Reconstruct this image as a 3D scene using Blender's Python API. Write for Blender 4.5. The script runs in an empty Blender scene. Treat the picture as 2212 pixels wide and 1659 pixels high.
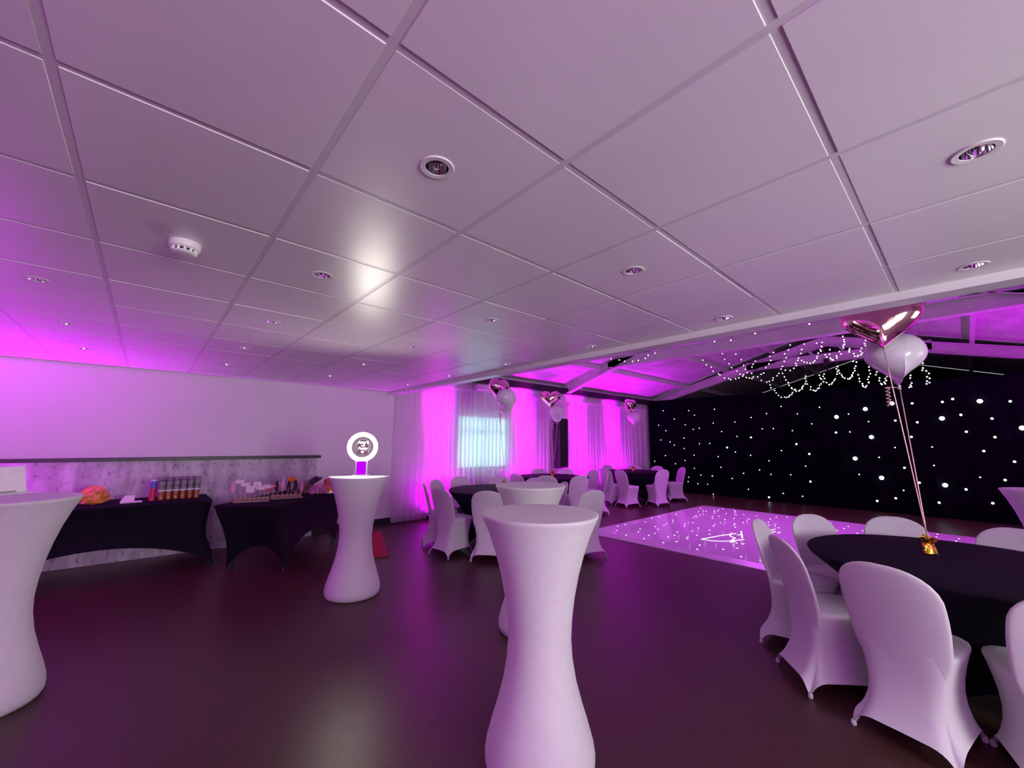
import bpy, bmesh, math, random
from mathutils import Vector, Matrix
random.seed(7)
PI = math.pi
sc = bpy.context.scene
COL = sc.collection

# ---------------------------------------------------------------- camera
cam = bpy.data.cameras.new('camera'); cam_o = bpy.data.objects.new('camera', cam); COL.objects.link(cam_o)
cam.sensor_fit = 'HORIZONTAL'; cam.sensor_width = 36.0; cam.lens = 872.94 / 2212 * 36.0
cam.clip_start = 0.02; cam.clip_end = 100
r_ = Vector((0.74493, -0.66708, 0.00889)); u_ = Vector((-0.10248, -0.10125, 0.98957)); f_ = Vector((0.65922, 0.73807, 0.14379))
cam_o.matrix_world = Matrix(((r_.x, u_.x, -f_.x, 0), (r_.y, u_.y, -f_.y, 0), (r_.z, u_.z, -f_.z, 1.45), (0, 0, 0, 1)))
sc.camera = cam_o

# ---------------------------------------------------------------- world, daylight, exposure
w = bpy.data.worlds.new('overcast_sky'); sc.world = w; w.use_nodes = True
w.node_tree.nodes['Background'].inputs[0].default_value = (0.80, 0.88, 1.0, 1); w.node_tree.nodes['Background'].inputs[1].default_value = 0.6
vs = sc.view_settings; vs.view_transform = 'Standard'; vs.look = 'None'; vs.gamma = 1; vs.use_curve_mapping = False; vs.exposure = 0.0
sc.cycles.use_denoising = True
sc.cycles.max_bounces = 8; sc.cycles.diffuse_bounces = 5; sc.cycles.transparent_max_bounces = 12
sc.cycles.sample_clamp_indirect = 6.0; sc.cycles.caustics_reflective = False; sc.cycles.caustics_refractive = False

def area_light(name, loc, target, sx, sy, power, col):
    l = bpy.data.lights.new(name, 'AREA'); l.shape = 'RECTANGLE'; l.size = sx; l.size_y = sy; l.energy = power; l.color = col
    o = bpy.data.objects.new(name, l); COL.objects.link(o); o.location = loc
    d = Vector(target) - Vector(loc); o.rotation_euler = d.to_track_quat('-Z', 'Y').to_euler(); return o
# daylight outside the windows of the right-hand wall and of the curtained window
DAY = (1.0, 0.97, 0.99)
area_light('daylight', (1.5, -3.25, 1.45), (1.5, 0, 2.25), 1.9, 1.4, 255, DAY)
area_light('daylight', (4.9, -3.25, 1.60), (4.9, 0, 1.70), 1.9, 1.4, 24, DAY)
area_light('daylight', (-0.9, -3.25, 1.45), (-0.9, 0, 2.1), 1.9, 1.4, 70, DAY)
area_light('daylight', (5.55, 7.62, 1.45), (5.55, 0, 1.45), 2.0, 1.7, 62, (0.54, 1.0, 0.98))
UP_POWER = 62.0

# measured positions (metres) of star lights (y, z, size), dance floor LEDs, strokes and fairy bulbs
STARS= [(2.04, 2.13, 3), (1.5, 2.29, 3), (1.04, 2.39, 3), (1.45, 1.65, 3), (1.78, 1.16, 3), (1.36, 0.75, 3), (0.4, 0.67, 3), (0.31, 2.03, 3), (-0.24, 2.35, 3), (-0.71, 1.81, 3), (4.56, 1.37, 2), (3.93, 1.65, 2), (2.9, 1.48, 2), (2.65, 1.24, 2), (2.68, 0.57, 2), (2.08, 1.76, 2), (1.02, 2.01, 2), (0.97, 0.99, 2), (0.77, 0.69, 2), (0.04, 2.09, 2), (0.0, 1.75, 2), (-0.36, 1.64, 2), (-0.19, 1.37, 2), (-0.55, 1.18, 2), (-0.4, 0.83, 2), (1.17, 0.33, 2), (0.52, 0.31, 2), (-0.2, 0.38, 2), (1.48, 0.24, 2), (0.12, 0.61, 2), (0.72, 2.37, 2), (0.8, 1.65, 2), (0.68, 1.96, 2), (0.27, 2.37, 2), (0.12, 2.42, 2), (-0.62, 2.32, 2), (-0.36, 2.0, 2), (3.61, 0.1, 2), (4.84, 2.47, 1), (3.16, 2.45, 1), (2.35, 2.38, 1), (3.51, 2.28, 1), (2.82, 2.24, 1), (3.89, 2.19, 1), (1.81, 2.19, 1), (4.9, 2.07, 1), (4.31, 2.08, 1), (2.54, 1.98, 1), (4.68, 1.82, 1), (3.64, 1.88, 1), (3.38, 1.88, 1), (2.96, 1.82, 1), (1.82, 1.77, 1), (1.47, 2.0, 1), (4.28, 1.68, 1), (4.35, 1.25, 1), (3.24, 1.31, 1), (3.97, 1.17, 1), (4.82, 1.11, 1), (3.54, 1.04, 1), (4.76, 0.81, 1), (2.75, 0.94, 1), (4.18, 0.68, 1), (3.78, 0.79, 1), (5.01, 0.55, 1), (4.48, 0.52, 1), (3.52, 0.69, 1), (3.08, 0.71, 1), (4.09, 0.26, 1), (3.28, 0.23, 1), (2.87, 0.2, 1), (1.36, 1.2, 1), (1.08, 1.42, 1), (1.74, 0.8, 1), (0.51, 1.44, 1), (0.52, 1.06, 1), (1.03, 0.51, 1), (-0.09, 0.86, 1), (5.02, 0.04, 1), (6.42, 2.51, 1), (5.6, 2.47, 1), (5.43, 2.32, 1), (6.07, 2.23, 1), (6.6, 2.05, 1), (5.73, 2.04, 1), (5.49, 1.9, 1), (5.31, 1.93, 1), (6.36, 1.87, 1), (6.55, 1.58, 1), (6.24, 1.52, 1), (6.11, 1.42, 1), (5.79, 1.64, 1), (5.8, 1.32, 1), (5.33, 1.47, 1), (5.03, 1.48, 1), (5.51, 1.13, 1), (6.42, 1.09, 1), (5.79, 0.96, 1), (6.79, 0.9, 1), (6.1, 0.85, 1), (5.52, 0.74, 1), (5.71, 0.47, 1), (5.34, 0.56, 1), (5.02, 0.55, 1), (5.73, 0.34, 1), (5.44, 0.3, 1), (5.16, 0.31, 1)]
DFL= [(6.16, 4.15), (6.38, 4.14), (5.87, 3.97), (5.67, 3.67), (6.89, 4.05), (7.33, 4.17), (7.58, 4.16), (8.1, 4.07), (6.26, 3.78), (6.04, 3.68), (6.64, 3.72), (6.47, 3.58), (6.14, 3.45), (5.94, 3.44), (5.68, 3.37), (6.87, 3.68), (7.04, 3.72), (7.24, 3.71), (7.45, 3.81), (7.25, 3.49), (7.06, 3.41), (6.52, 3.27), (6.26, 3.19), (6.06, 3.19), (5.67, 3.06), (5.89, 2.97), (5.57, 2.84), (6.17, 2.95), (6.28, 2.99), (7.5, 3.46), (6.79, 3.15), (7.1, 3.19), (6.53, 2.96), (5.94, 2.66), (5.68, 2.58), (8.78, 3.92), (9.29, 4.1), (8.41, 3.72), (8.57, 3.73), (8.98, 3.85), (8.23, 3.74), (8.05, 3.69), (8.44, 3.5), (8.22, 3.41), (8.58, 3.43), (9.24, 3.71), (9.38, 3.75), (9.61, 3.75), (9.02, 3.46), (7.07, 2.99), (6.75, 2.86), (7.65, 3.14), (7.47, 3.09), (7.88, 3.13), (6.33, 2.66), (5.95, 2.35), (5.58, 2.34), (5.75, 2.06), (6.17, 2.25), (6.48, 2.37), (8.01, 2.94), (7.86, 2.89), (7.67, 2.81), (8.54, 3.14), (8.99, 3.26), (9.43, 3.43), (9.61, 3.52), (9.16, 3.18), (8.22, 2.87), (8.7, 2.93), (7.12, 2.67), (8.29, 3.21), (9.21, 2.96), (8.81, 2.77), (9.03, 2.67), (8.65, 2.59), (9.37, 2.66), (8.36, 2.5), (8.21, 2.31), (9.54, 2.52), (9.55, 2.23), (9.38, 1.97), (9.46, 1.82), (8.55, 1.78), (8.36, 1.8), (7.77, 2.19), (7.63, 2.25), (8.56, 1.78), (8.36, 1.8), (9.58, 0.75), (9.06, 0.74), (9.66, 0.48), (9.35, 0.48)]
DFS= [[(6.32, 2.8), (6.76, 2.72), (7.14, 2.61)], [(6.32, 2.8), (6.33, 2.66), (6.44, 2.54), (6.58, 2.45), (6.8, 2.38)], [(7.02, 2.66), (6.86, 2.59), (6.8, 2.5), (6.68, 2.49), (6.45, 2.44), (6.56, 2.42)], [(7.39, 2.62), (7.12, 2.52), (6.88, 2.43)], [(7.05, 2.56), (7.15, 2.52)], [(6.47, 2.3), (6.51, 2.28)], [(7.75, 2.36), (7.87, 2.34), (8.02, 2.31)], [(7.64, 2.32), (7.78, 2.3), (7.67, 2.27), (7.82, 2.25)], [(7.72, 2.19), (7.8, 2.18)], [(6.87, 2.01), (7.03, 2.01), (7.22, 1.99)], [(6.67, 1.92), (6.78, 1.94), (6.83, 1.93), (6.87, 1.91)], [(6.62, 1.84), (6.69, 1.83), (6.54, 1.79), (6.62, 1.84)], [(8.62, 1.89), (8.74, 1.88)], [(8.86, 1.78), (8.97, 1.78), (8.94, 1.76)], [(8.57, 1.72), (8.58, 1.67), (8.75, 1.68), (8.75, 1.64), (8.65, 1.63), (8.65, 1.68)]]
FAIRY= [[(9.6, 3.98, 3.42), (9.6, 3.91, 3.3), (9.6, 3.8, 3.23), (9.6, 3.77, 3.13), (9.6, 3.65, 3.05), (9.6, 3.62, 3.02), (9.6, 3.53, 2.94), (9.6, 3.44, 2.92), (9.6, 3.4, 2.89), (9.6, 3.3, 2.9), (9.6, 3.23, 2.91), (9.6, 3.15, 2.94), (9.6, 3.08, 2.9), (9.6, 3.02, 2.88), (9.6, 2.97, 2.87), (9.6, 2.86, 2.89), (9.6, 2.79, 2.94), (9.6, 2.74, 2.96), (9.6, 2.69, 3.07), (9.6, 2.63, 3.14), (9.6, 2.59, 3.21), (9.6, 2.6, 3.3), (9.6, 2.53, 3.37)], [(9.9, 3.65, 3.57), (9.9, 3.61, 3.43), (9.9, 3.52, 3.31), (9.9, 3.47, 3.21), (9.9, 3.36, 3.12), (9.9, 3.3, 3.04), (9.9, 3.23, 3.02)], [(9.4, 3.19, 3.41), (9.4, 3.09, 3.27), (9.4, 3.05, 3.14), (9.4, 3.02, 3.05), (9.4, 2.99, 2.98), (9.4, 2.91, 2.95), (9.4, 2.88, 2.87)], [(10.2, 3.06, 3.35), (10.2, 3.11, 3.28), (10.2, 3.14, 3.22)], [(10.4, 3.03, 2.92), (10.4, 2.92, 2.87), (10.4, 2.87, 2.88), (10.4, 2.8, 2.9), (10.4, 2.79, 2.95), (10.4, 2.71, 2.99), (10.4, 2.67, 3.04)], [(10.8, 2.97, 2.85), (10.8, 2.96, 2.78), (10.8, 2.89, 2.71), (10.8, 2.86, 2.65), (10.8, 2.82, 2.59), (10.8, 2.77, 2.54), (10.8, 2.7, 2.54), (10.8, 2.66, 2.53), (10.8, 2.62, 2.54), (10.8, 2.6, 2.57), (10.8, 2.56, 2.59), (10.8, 2.54, 2.63), (10.8, 2.48, 2.7)], [(10.2, 2.57, 3.1), (10.2, 2.55, 3.0), (10.2, 2.52, 2.92), (10.2, 2.5, 2.85), (10.2, 2.46, 2.79), (10.2, 2.45, 2.73), (10.2, 2.41, 2.67), (10.2, 2.4, 2.65), (10.2, 2.36, 2.62), (10.2, 2.33, 2.59), (10.2, 2.28, 2.59), (10.2, 2.26, 2.61), (10.2, 2.22, 2.63), (10.2, 2.22, 2.66), (10.2, 2.2, 2.69), (10.2, 2.16, 2.73), (10.2, 2.14, 2.78), (10.2, 2.15, 2.84), (10.2, 2.14, 2.89)], [(10.9, 2.27, 2.81), (10.9, 2.21, 2.74), (10.9, 2.22, 2.68), (10.9, 2.17, 2.66), (10.9, 2.14, 2.64), (10.9, 2.12, 2.65), (10.9, 2.09, 2.69), (10.9, 2.06, 2.7), (10.9, 2.05, 2.76), (10.9, 2.02, 2.79), (10.9, 1.95, 2.9), (10.9, 1.97, 2.95), (10.9, 1.95, 3.0)], [(10.6, 1.98, 2.94), (10.6, 1.97, 2.88), (10.6, 1.95, 2.85), (10.6, 1.92, 2.79), (10.6, 1.87, 2.77), (10.6, 1.83, 2.72), (10.6, 1.79, 2.73), (10.6, 1.77, 2.76), (10.6, 1.74, 2.8), (10.6, 1.72, 2.83), (10.6, 1.68, 2.93), (10.6, 1.67, 2.98), (10.6, 1.68, 3.04)], [(10.3, 1.61, 3.04), (10.3, 1.6, 2.96), (10.3, 1.59, 2.9), (10.3, 1.56, 2.86), (10.3, 1.55, 2.82), (10.3, 1.52, 2.79), (10.3, 1.47, 2.77), (10.3, 1.44, 2.77), (10.3, 1.43, 2.79), (10.3, 1.4, 2.81), (10.3, 1.4, 2.84), (10.3, 1.38, 2.88), (10.3, 1.35, 2.92), (10.3, 1.35, 2.97), (10.3, 1.33, 3.01), (10.3, 1.31, 3.09), (10.3, 1.36, 3.11)], [(10.8, 1.37, 2.9), (10.8, 1.36, 2.82), (10.8, 1.36, 2.76), (10.8, 1.32, 2.71), (10.8, 1.32, 2.67), (10.8, 1.31, 2.65), (10.8, 1.28, 2.63), (10.8, 1.26, 2.66), (10.8, 1.22, 2.72), (10.8, 1.22, 2.73), (10.8, 1.23, 2.79), (10.8, 1.21, 2.84), (10.8, 1.18, 2.9), (10.8, 1.19, 2.97), (10.8, 1.19, 3.04), (10.8, 1.15, 3.17), (10.8, 1.12, 3.2)], [(10.5, 1.11, 3.06), (10.5, 1.09, 2.97), (10.5, 1.05, 2.88), (10.5, 1.07, 2.83), (10.5, 1.02, 2.76), (10.5, 1.03, 2.71), (10.5, 1.01, 2.65), (10.5, 1.0, 2.63), (10.5, 0.95, 2.64), (10.5, 0.96, 2.67), (10.5, 0.93, 2.7), (10.5, 0.94, 2.74), (10.5, 0.91, 2.78), (10.5, 0.9, 2.83), (10.5, 0.92, 2.89)], [(10.0, 2.19, 3.26), (10.0, 2.14, 3.2), (10.0, 2.1, 3.16), (10.0, 2.05, 3.14), (10.0, 2.0, 3.12), (10.0, 1.95, 3.13), (10.0, 1.92, 3.16), (10.0, 1.88, 3.21), (10.0, 1.87, 3.25), (10.0, 1.85, 3.31), (10.0, 1.8, 3.34), (10.0, 1.81, 3.37), (10.0, 1.78, 3.43), (10.0, 1.77, 3.52)], [(9.8, 1.63, 3.14), (9.8, 1.61, 3.11), (9.8, 1.59, 3.1), (9.8, 1.53, 3.13), (9.8, 1.53, 3.17), (9.8, 1.46, 3.2), (9.8, 1.48, 3.25)], [(9.7, 1.31, 3.26), (9.7, 1.32, 3.23), (9.7, 1.32, 3.2), (9.7, 1.26, 3.16), (9.7, 1.25, 3.11), (9.7, 1.21, 3.1), (9.7, 1.2, 3.11), (9.7, 1.16, 3.12), (9.7, 1.14, 3.15), (9.7, 1.16, 3.19), (9.7, 1.14, 3.24)], [(9.5, 1.36, 3.47), (9.5, 1.35, 3.41), (9.5, 1.35, 3.37), (9.5, 1.35, 3.32), (9.5, 1.37, 3.3), (9.5, 1.37, 3.26)], [(9.7, 1.07, 3.38), (9.7, 1.09, 3.32), (9.7, 1.08, 3.28), (9.7, 1.05, 3.23)], [(9.8, 2.27, 3.52), (9.8, 2.31, 3.42), (9.8, 2.38, 3.35), (9.8, 2.36, 3.26), (9.8, 2.4, 3.19), (9.8, 2.44, 3.09)], [(10.1, 2.09, 3.56), (10.1, 2.14, 3.45), (10.1, 2.16, 3.37), (10.1, 2.23, 3.23), (10.1, 2.27, 3.17), (10.1, 2.26, 3.12), (10.1, 2.31, 3.07), (10.1, 2.38, 3.03), (10.1, 2.47, 3.05)], [(9.9, 1.84, 3.5), (9.9, 1.77, 3.42), (9.9, 1.72, 3.24), (9.9, 1.7, 3.19), (9.9, 1.65, 3.24), (9.9, 1.64, 3.33)], [(10.6, 0.41, 2.98), (10.6, 0.42, 2.89), (10.6, 0.43, 2.85), (10.6, 0.38, 2.83), (10.6, 0.35, 2.78), (10.6, 0.38, 2.72), (10.6, 0.35, 2.69), (10.6, 0.39, 2.64), (10.6, 0.36, 2.61), (10.6, 0.4, 2.59)], [(10.9, 0.61, 2.81), (10.9, 0.62, 2.76), (10.9, 0.61, 2.66), (10.9, 0.63, 2.62), (10.9, 0.65, 2.58), (10.9, 0.62, 2.59)], [(7.85, 5.34, 3.4), (7.85, 5.12, 3.34), (7.85, 4.98, 3.29), (7.85, 4.78, 3.26), (7.85, 4.64, 3.26), (7.85, 4.47, 3.28), (7.85, 4.4, 3.34), (7.85, 4.24, 3.36)], [(7.9, 3.04, 3.4), (7.9, 2.75, 3.37), (7.9, 2.34, 3.42), (7.9, 1.54, 3.42)]]

# ---------------------------------------------------------------- helpers
def mesh(name, verts, faces, smooth=False, mat=None):
    me = bpy.data.meshes.new(name); me.from_pydata([tuple(v) for v in verts], [], faces); me.update()
    bm = bmesh.new(); bm.from_mesh(me); bmesh.ops.recalc_face_normals(bm, faces=bm.faces); bm.to_mesh(me); bm.free()
    if smooth: me.polygons.foreach_set('use_smooth', [True] * len(me.polygons))
    if mat: me.materials.append(mat)
    return me
def link(name, me, parent=None, loc=(0, 0, 0), rot=(0, 0, 0), scale=(1, 1, 1)):
    o = bpy.data.objects.new(name, me); COL.objects.link(o); o.location = loc; o.rotation_euler = rot; o.scale = scale
    if parent: o.parent = parent
    return o
def tag(o, label, cat, group=None):
    o['label'] = label; o['category'] = cat
    if group: o['group'] = group
    return o
def thing(name, label, cat, loc=(0, 0, 0), rz=0, group=None):
    o = bpy.data.objects.new(name, None); o.empty_display_size = 0.1; COL.objects.link(o); o.location = loc; o.rotation_euler = (0, 0, rz)
    return tag(o, label, cat, group)
def struct(o): o['kind'] = 'structure'; return o
def boxv(x0, x1, y0, y1, z0, z1):
    v = [(x, y, z) for x in (x0, x1) for y in (y0, y1) for z in (z0, z1)]
    return v, [(0, 1, 3, 2), (4, 6, 7, 5), (0, 4, 5, 1), (2, 3, 7, 6), (0, 2, 6, 4), (1, 5, 7, 3)]
def boxmesh(name, x0, x1, y0, y1, z0, z1, mat, bevel=0.0, seg=1):
    v, f = boxv(x0, x1, y0, y1, z0, z1); me = mesh(name, v, f, mat=mat)
    if bevel:
        bm = bmesh.new(); bm.from_mesh(me); bmesh.ops.bevel(bm, geom=bm.edges[:], offset=bevel, segments=seg, affect='EDGES', profile=0.5); bm.to_mesh(me); bm.free()
    return me
def box(name, x0, x1, y0, y1, z0, z1, mat, parent=None, bevel=0.0):
    return link(name, boxmesh(name, x0, x1, y0, y1, z0, z1, mat, bevel), parent)
def multi(parts):
    V, F = [], []
    for v, f in parts:
        b = len(V); V += list(v); F += [tuple(i + b for i in q) for q in f]
    return V, F
def lathev(prof, n=40, cx=0, cy=0, caps=False):
    V, F = [], []; m = len(prof)
    for r, z in prof:
        for k in range(n):
            a = 2 * PI * k / n; V.append((cx + r * math.cos(a), cy + r * math.sin(a), z))
    for i in range(m - 1):
        for k in range(n):
            F.append((i * n + k, i * n + (k + 1) % n, (i + 1) * n + (k + 1) % n, (i + 1) * n + k))
    if caps and prof[0][0] > 1e-4: F.append(tuple(range(n - 1, -1, -1)))
    if caps and prof[-1][0] > 1e-4: F.append(tuple((m - 1) * n + k for k in range(n)))
    return V, F
def tubev(pts, r, n=6):
    pts = [Vector(p) for p in pts]; V, F = [], []
    for i, p in enumerate(pts):
        d = (pts[min(i + 1, len(pts) - 1)] - pts[max(i - 1, 0)]).normalized()
        a = d.cross(Vector((0, 0, 1)));
        if a.length < 1e-3: a = d.cross(Vector((1, 0, 0)))
        a.normalize(); b = d.cross(a); rr = r[i] if isinstance(r, (list, tuple)) else r
        for k in range(n):
            t = 2 * PI * k / n; V.append(p + (a * math.cos(t) + b * math.sin(t)) * rr)
    for i in range(len(pts) - 1):
        for k in range(n): F.append((i * n + k, i * n + (k + 1) % n, (i + 1) * n + (k + 1) % n, (i + 1) * n + k))
    F.append(tuple(range(n - 1, -1, -1))); F.append(tuple((len(pts) - 1) * n + k for k in range(n)))
    return V, F
def spherev(r, c=(0, 0, 0), nu=10, nv=6, sz=1.0):
    prof = [(r * math.sin(PI * i / nv) if 0 < i < nv else 1e-5, -r * sz * math.cos(PI * i / nv) + c[2]) for i in range(nv + 1)]
    return lathev(prof, nu, c[0], c[1])
def loft(rings, cap0=True, cap1=True):
    n = len(rings[0]); V = [p for r in rings for p in r]; F = []
    for i in range(len(rings) - 1):
        for k in range(n): F.append((i * n + k, i * n + (k + 1) % n, (i + 1) * n + (k + 1) % n, (i + 1) * n + k))
    if cap0: F.append(tuple(range(n - 1, -1, -1)))
    if cap1: F.append(tuple((len(rings) - 1) * n + k for k in range(n)))
    return V, F
def copy_tree(o, parent=None):
    c = o.copy(); COL.objects.link(c); c.parent = parent
    for ch in list(o.children): copy_tree(ch, c)
    return c

# ---------------------------------------------------------------- materials (all procedural)
def mat(name, col, rough=0.5, metal=0.0, spec=0.5, var=0.06, scale=12.0, bump=0.0, bscale=60.0, coat=0.0, sheen=0.0, emit=None, es=0.0, col2=None, stretch=None, rvar=0.0):
    m = bpy.data.materials.new(name); m.use_nodes = True; nt = m.node_tree; b = nt.nodes['Principled BSDF']
    b.inputs['Roughness'].default_value = rough; b.inputs['Metallic'].default_value = metal; b.inputs['Specular IOR Level'].default_value = spec
    b.inputs['Coat Weight'].default_value = coat; b.inputs['Sheen Weight'].default_value = sheen
    tc = nt.nodes.new('ShaderNodeTexCoord'); co = tc.outputs['Object']
    if stretch:
        mp = nt.nodes.new('ShaderNodeMapping'); mp.inputs['Scale'].default_value = stretch; nt.links.new(co, mp.inputs[0]); co = mp.outputs[0]
    n = nt.nodes.new('ShaderNodeTexNoise'); n.inputs['Scale'].default_value = scale; n.inputs['Detail'].default_value = 4; nt.links.new(co, n.inputs['Vector'])
    rp = nt.nodes.new('ShaderNodeValToRGB')
    c2 = col2 or tuple(min(1, c * (1 + var)) for c in col); c1 = tuple(c * (1 - var) for c in col)
    rp.color_ramp.elements[0].position = 0.35; rp.color_ramp.elements[1].position = 0.65
    rp.color_ramp.elements[0].color = (*c1, 1); rp.color_ramp.elements[1].color = (*c2, 1)
    nt.links.new(n.outputs['Fac'], rp.inputs[0]); nt.links.new(rp.outputs[0], b.inputs['Base Color'])
    if rvar:
        mr = nt.nodes.new('ShaderNodeMapRange'); mr.inputs['To Min'].default_value = rough - rvar; mr.inputs['To Max'].default_value = rough + rvar
        nt.links.new(n.outputs['Fac'], mr.inputs[0]); nt.links.new(mr.outputs[0], b.inputs['Roughness'])
    if bump:
        n2 = nt.nodes.new('ShaderNodeTexNoise'); n2.inputs['Scale'].default_value = bscale; n2.inputs['Detail'].default_value = 3; nt.links.new(co, n2.inputs['Vector'])
        bp = nt.nodes.new('ShaderNodeBump'); bp.inputs['Strength'].default_value = bump; bp.inputs['Distance'].default_value = 0.01
        nt.links.new(n2.outputs['Fac'], bp.inputs['Height']); nt.links.new(bp.outputs[0], b.inputs['Normal'])
    if emit: b.inputs['Emission Color'].default_value = (*emit, 1); b.inputs['Emission Strength'].default_value = es
    return m
def sheer(name, col, transp, transl):
    m = bpy.data.materials.new(name); m.use_nodes = True; nt = m.node_tree; out = nt.nodes['Material Output']; nt.nodes.remove(nt.nodes['Principled BSDF'])
    d = nt.nodes.new('ShaderNodeBsdfDiffuse'); t = nt.nodes.new('ShaderNodeBsdfTranslucent'); p = nt.nodes.new('ShaderNodeBsdfTransparent')
    wv = nt.nodes.new('ShaderNodeTexNoise'); wv.inputs['Scale'].default_value = 40; rp = nt.nodes.new('ShaderNodeValToRGB')
    rp.color_ramp.elements[0].color = tuple(c * 0.92 for c in col) + (1,); rp.color_ramp.elements[1].color = (*col, 1)
    nt.links.new(wv.outputs['Fac'], rp.inputs[0]); nt.links.new(rp.outputs[0], d.inputs[0]); nt.links.new(rp.outputs[0], t.inputs[0])
    m1 = nt.nodes.new('ShaderNodeMixShader'); m1.inputs[0].default_value = transl; nt.links.new(d.outputs[0], m1.inputs[1]); nt.links.new(t.outputs[0], m1.inputs[2])
    m2 = nt.nodes.new('ShaderNodeMixShader'); m2.inputs[0].default_value = transp; nt.links.new(m1.outputs[0], m2.inputs[1]); nt.links.new(p.outputs[0], m2.inputs[2])
    nt.links.new(m2.outputs[0], out.inputs[0]); return m
def glassy(name, col=(1, 1, 1), refl=0.08, rough=0.02):
    m = bpy.data.materials.new(name); m.use_nodes = True; nt = m.node_tree; out = nt.nodes['Material Output']; nt.nodes.remove(nt.nodes['Principled BSDF'])
    p = nt.nodes.new('ShaderNodeBsdfTransparent'); p.inputs[0].default_value = (*col, 1); g = nt.nodes.new('ShaderNodeBsdfGlossy'); g.inputs['Roughness'].default_value = rough
    mx = nt.nodes.new('ShaderNodeMixShader'); mx.inputs[0].default_value = refl
    nt.links.new(p.outputs[0], mx.inputs[1]); nt.links.new(g.outputs[0], mx.inputs[2]); nt.links.new(mx.outputs[0], out.inputs[0]); return m
def glow(name, col, s):
    m = bpy.data.materials.new(name); m.use_nodes = True; nt = m.node_tree; out = nt.nodes['Material Output']; nt.nodes.remove(nt.nodes['Principled BSDF'])
    e = nt.nodes.new('ShaderNodeEmission'); e.inputs[0].default_value = (*col, 1); e.inputs[1].default_value = s; nt.links.new(e.outputs[0], out.inputs[0]); return m

m_tile = mat('vinyl_ceiling_tile', (0.80, 0.78, 0.79), rough=0.33, spec=1.0, var=0.015, scale=3, bump=0.015, bscale=30)
m_tbar = mat('ceiling_grid_metal', (0.66, 0.64, 0.65), rough=0.35, var=0.02)
m_white_wall = mat('white_wall_paint', (0.74, 0.72, 0.73), rough=0.55, var=0.02, scale=2, bump=0.03)
m_trim = mat('white_gloss_paint', (0.74, 0.72, 0.73), rough=0.35, var=0.03, scale=4)
m_steel_white = mat('white_painted_steel', (0.72, 0.70, 0.71), rough=0.45, var=0.05, scale=3)
m_roof = mat('white_roof_board', (0.66, 0.64, 0.65), rough=0.6, var=0.12, scale=1.5, stretch=(1, 4, 4))
m_black_gable = mat('black_drape', (0.003, 0.003, 0.005), rough=0.9, var=0.3)
m_floor = mat('brown_sheet_vinyl', (0.056, 0.026, 0.020), rough=0.36, spec=0.30, var=0.12, scale=25, bump=0.04, bscale=180, rvar=0.05)
m_conc = mat('concrete_effect_laminate', (0.40, 0.38, 0.40), rough=0.5, var=0.0, scale=6, col2=(0.62, 0.60, 0.62), stretch=(1.6, 1, 0.5))
nt = m_conc.node_tree; b_ = nt.nodes['Principled BSDF']; src = b_.inputs['Base Color'].links[0].from_socket
tc_ = nt.nodes.new('ShaderNodeTexCoord'); mp_ = nt.nodes.new('ShaderNodeMapping'); mp_.inputs['Scale'].default_value = (1.5, 1, 0.8); nt.links.new(tc_.outputs['Object'], mp_.inputs[0])
sp_ = nt.nodes.new('ShaderNodeTexNoise'); sp_.inputs['Scale'].default_value = 14; sp_.inputs['Detail'].default_value = 6; sp_.inputs['Roughness'].default_value = .7; nt.links.new(mp_.outputs[0], sp_.inputs['Vector'])
rp_ = nt.nodes.new('ShaderNodeValToRGB'); rp_.color_ramp.elements[0].position = .36; rp_.color_ramp.elements[1].position = .46; rp_.color_ramp.elements[0].color = (.30, .30, .32, 1); rp_.color_ramp.elements[1].color = (1, 1, 1, 1); nt.links.new(sp_.outputs['Fac'], rp_.inputs[0])
mx_ = nt.nodes.new('ShaderNodeMixRGB'); mx_.blend_type = 'MULTIPLY'; mx_.inputs[0].default_value = .8; nt.links.new(src, mx_.inputs[1]); nt.links.new(rp_.outputs[0], mx_.inputs[2]); nt.links.new(mx_.outputs[0], b_.inputs['Base Color'])
m_black = mat('black_paint', (0.012, 0.012, 0.014), rough=0.4, var=0.1)
m_chair = mat('white_spandex', (0.64, 0.62, 0.64), rough=0.75, var=0.02, scale=40, sheen=0.2, bump=0.02, bscale=250)
m_poseur = mat('white_stretch_cover', (0.61, 0.59, 0.60), rough=0.6, var=0.02, scale=30, sheen=0.15)
m_cloth = mat('black_spandex', (0.010, 0.009, 0.014), rough=0.8, var=0.1, scale=30, spec=0.06)
m_velvet = mat('black_velvet', (0.0025, 0.0025, 0.004), rough=0.95, var=0.2, scale=5, spec=0.0)
m_voile = sheer('white_voile', (0.86, 0.84, 0.86), 0.36, 0.35)
m_blind = sheer('pale_blind_fabric', (0.80, 0.88, 0.88), 0.12, 0.75)
m_glass = glassy('window_glass')
m_chrome = mat('polished_reflector', (0.9, 0.9, 0.9), rough=0.06, metal=1.0, var=0.01)
m_lampface = mat('lamp_glass', (0.30, 0.28, 0.28), rough=0.12, var=0.4, scale=150, metal=0.6)
m_plastic = mat('white_plastic', (0.75, 0.73, 0.72), rough=0.35, var=0.02)
m_dark = mat('dark_recess', (0.01, 0.01, 0.012), rough=0.6, var=0.1)
m_star = glow('star_led', (0.85, 1.0, 0.98), 5.0)
m_starb = glow('bright_star_led', (0.88, 0.98, 1.0), 11.0)
m_fairy = glow('fairy_bulb', (0.96, 1.0, 0.92), 4.0)
m_dfled = glow('dance_floor_led', (1.0, 0.97, 1.0), 3.0)
m_script_glow = glow('projected_script_light', (1.0, 0.96, 1.0), 1.5)
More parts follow.
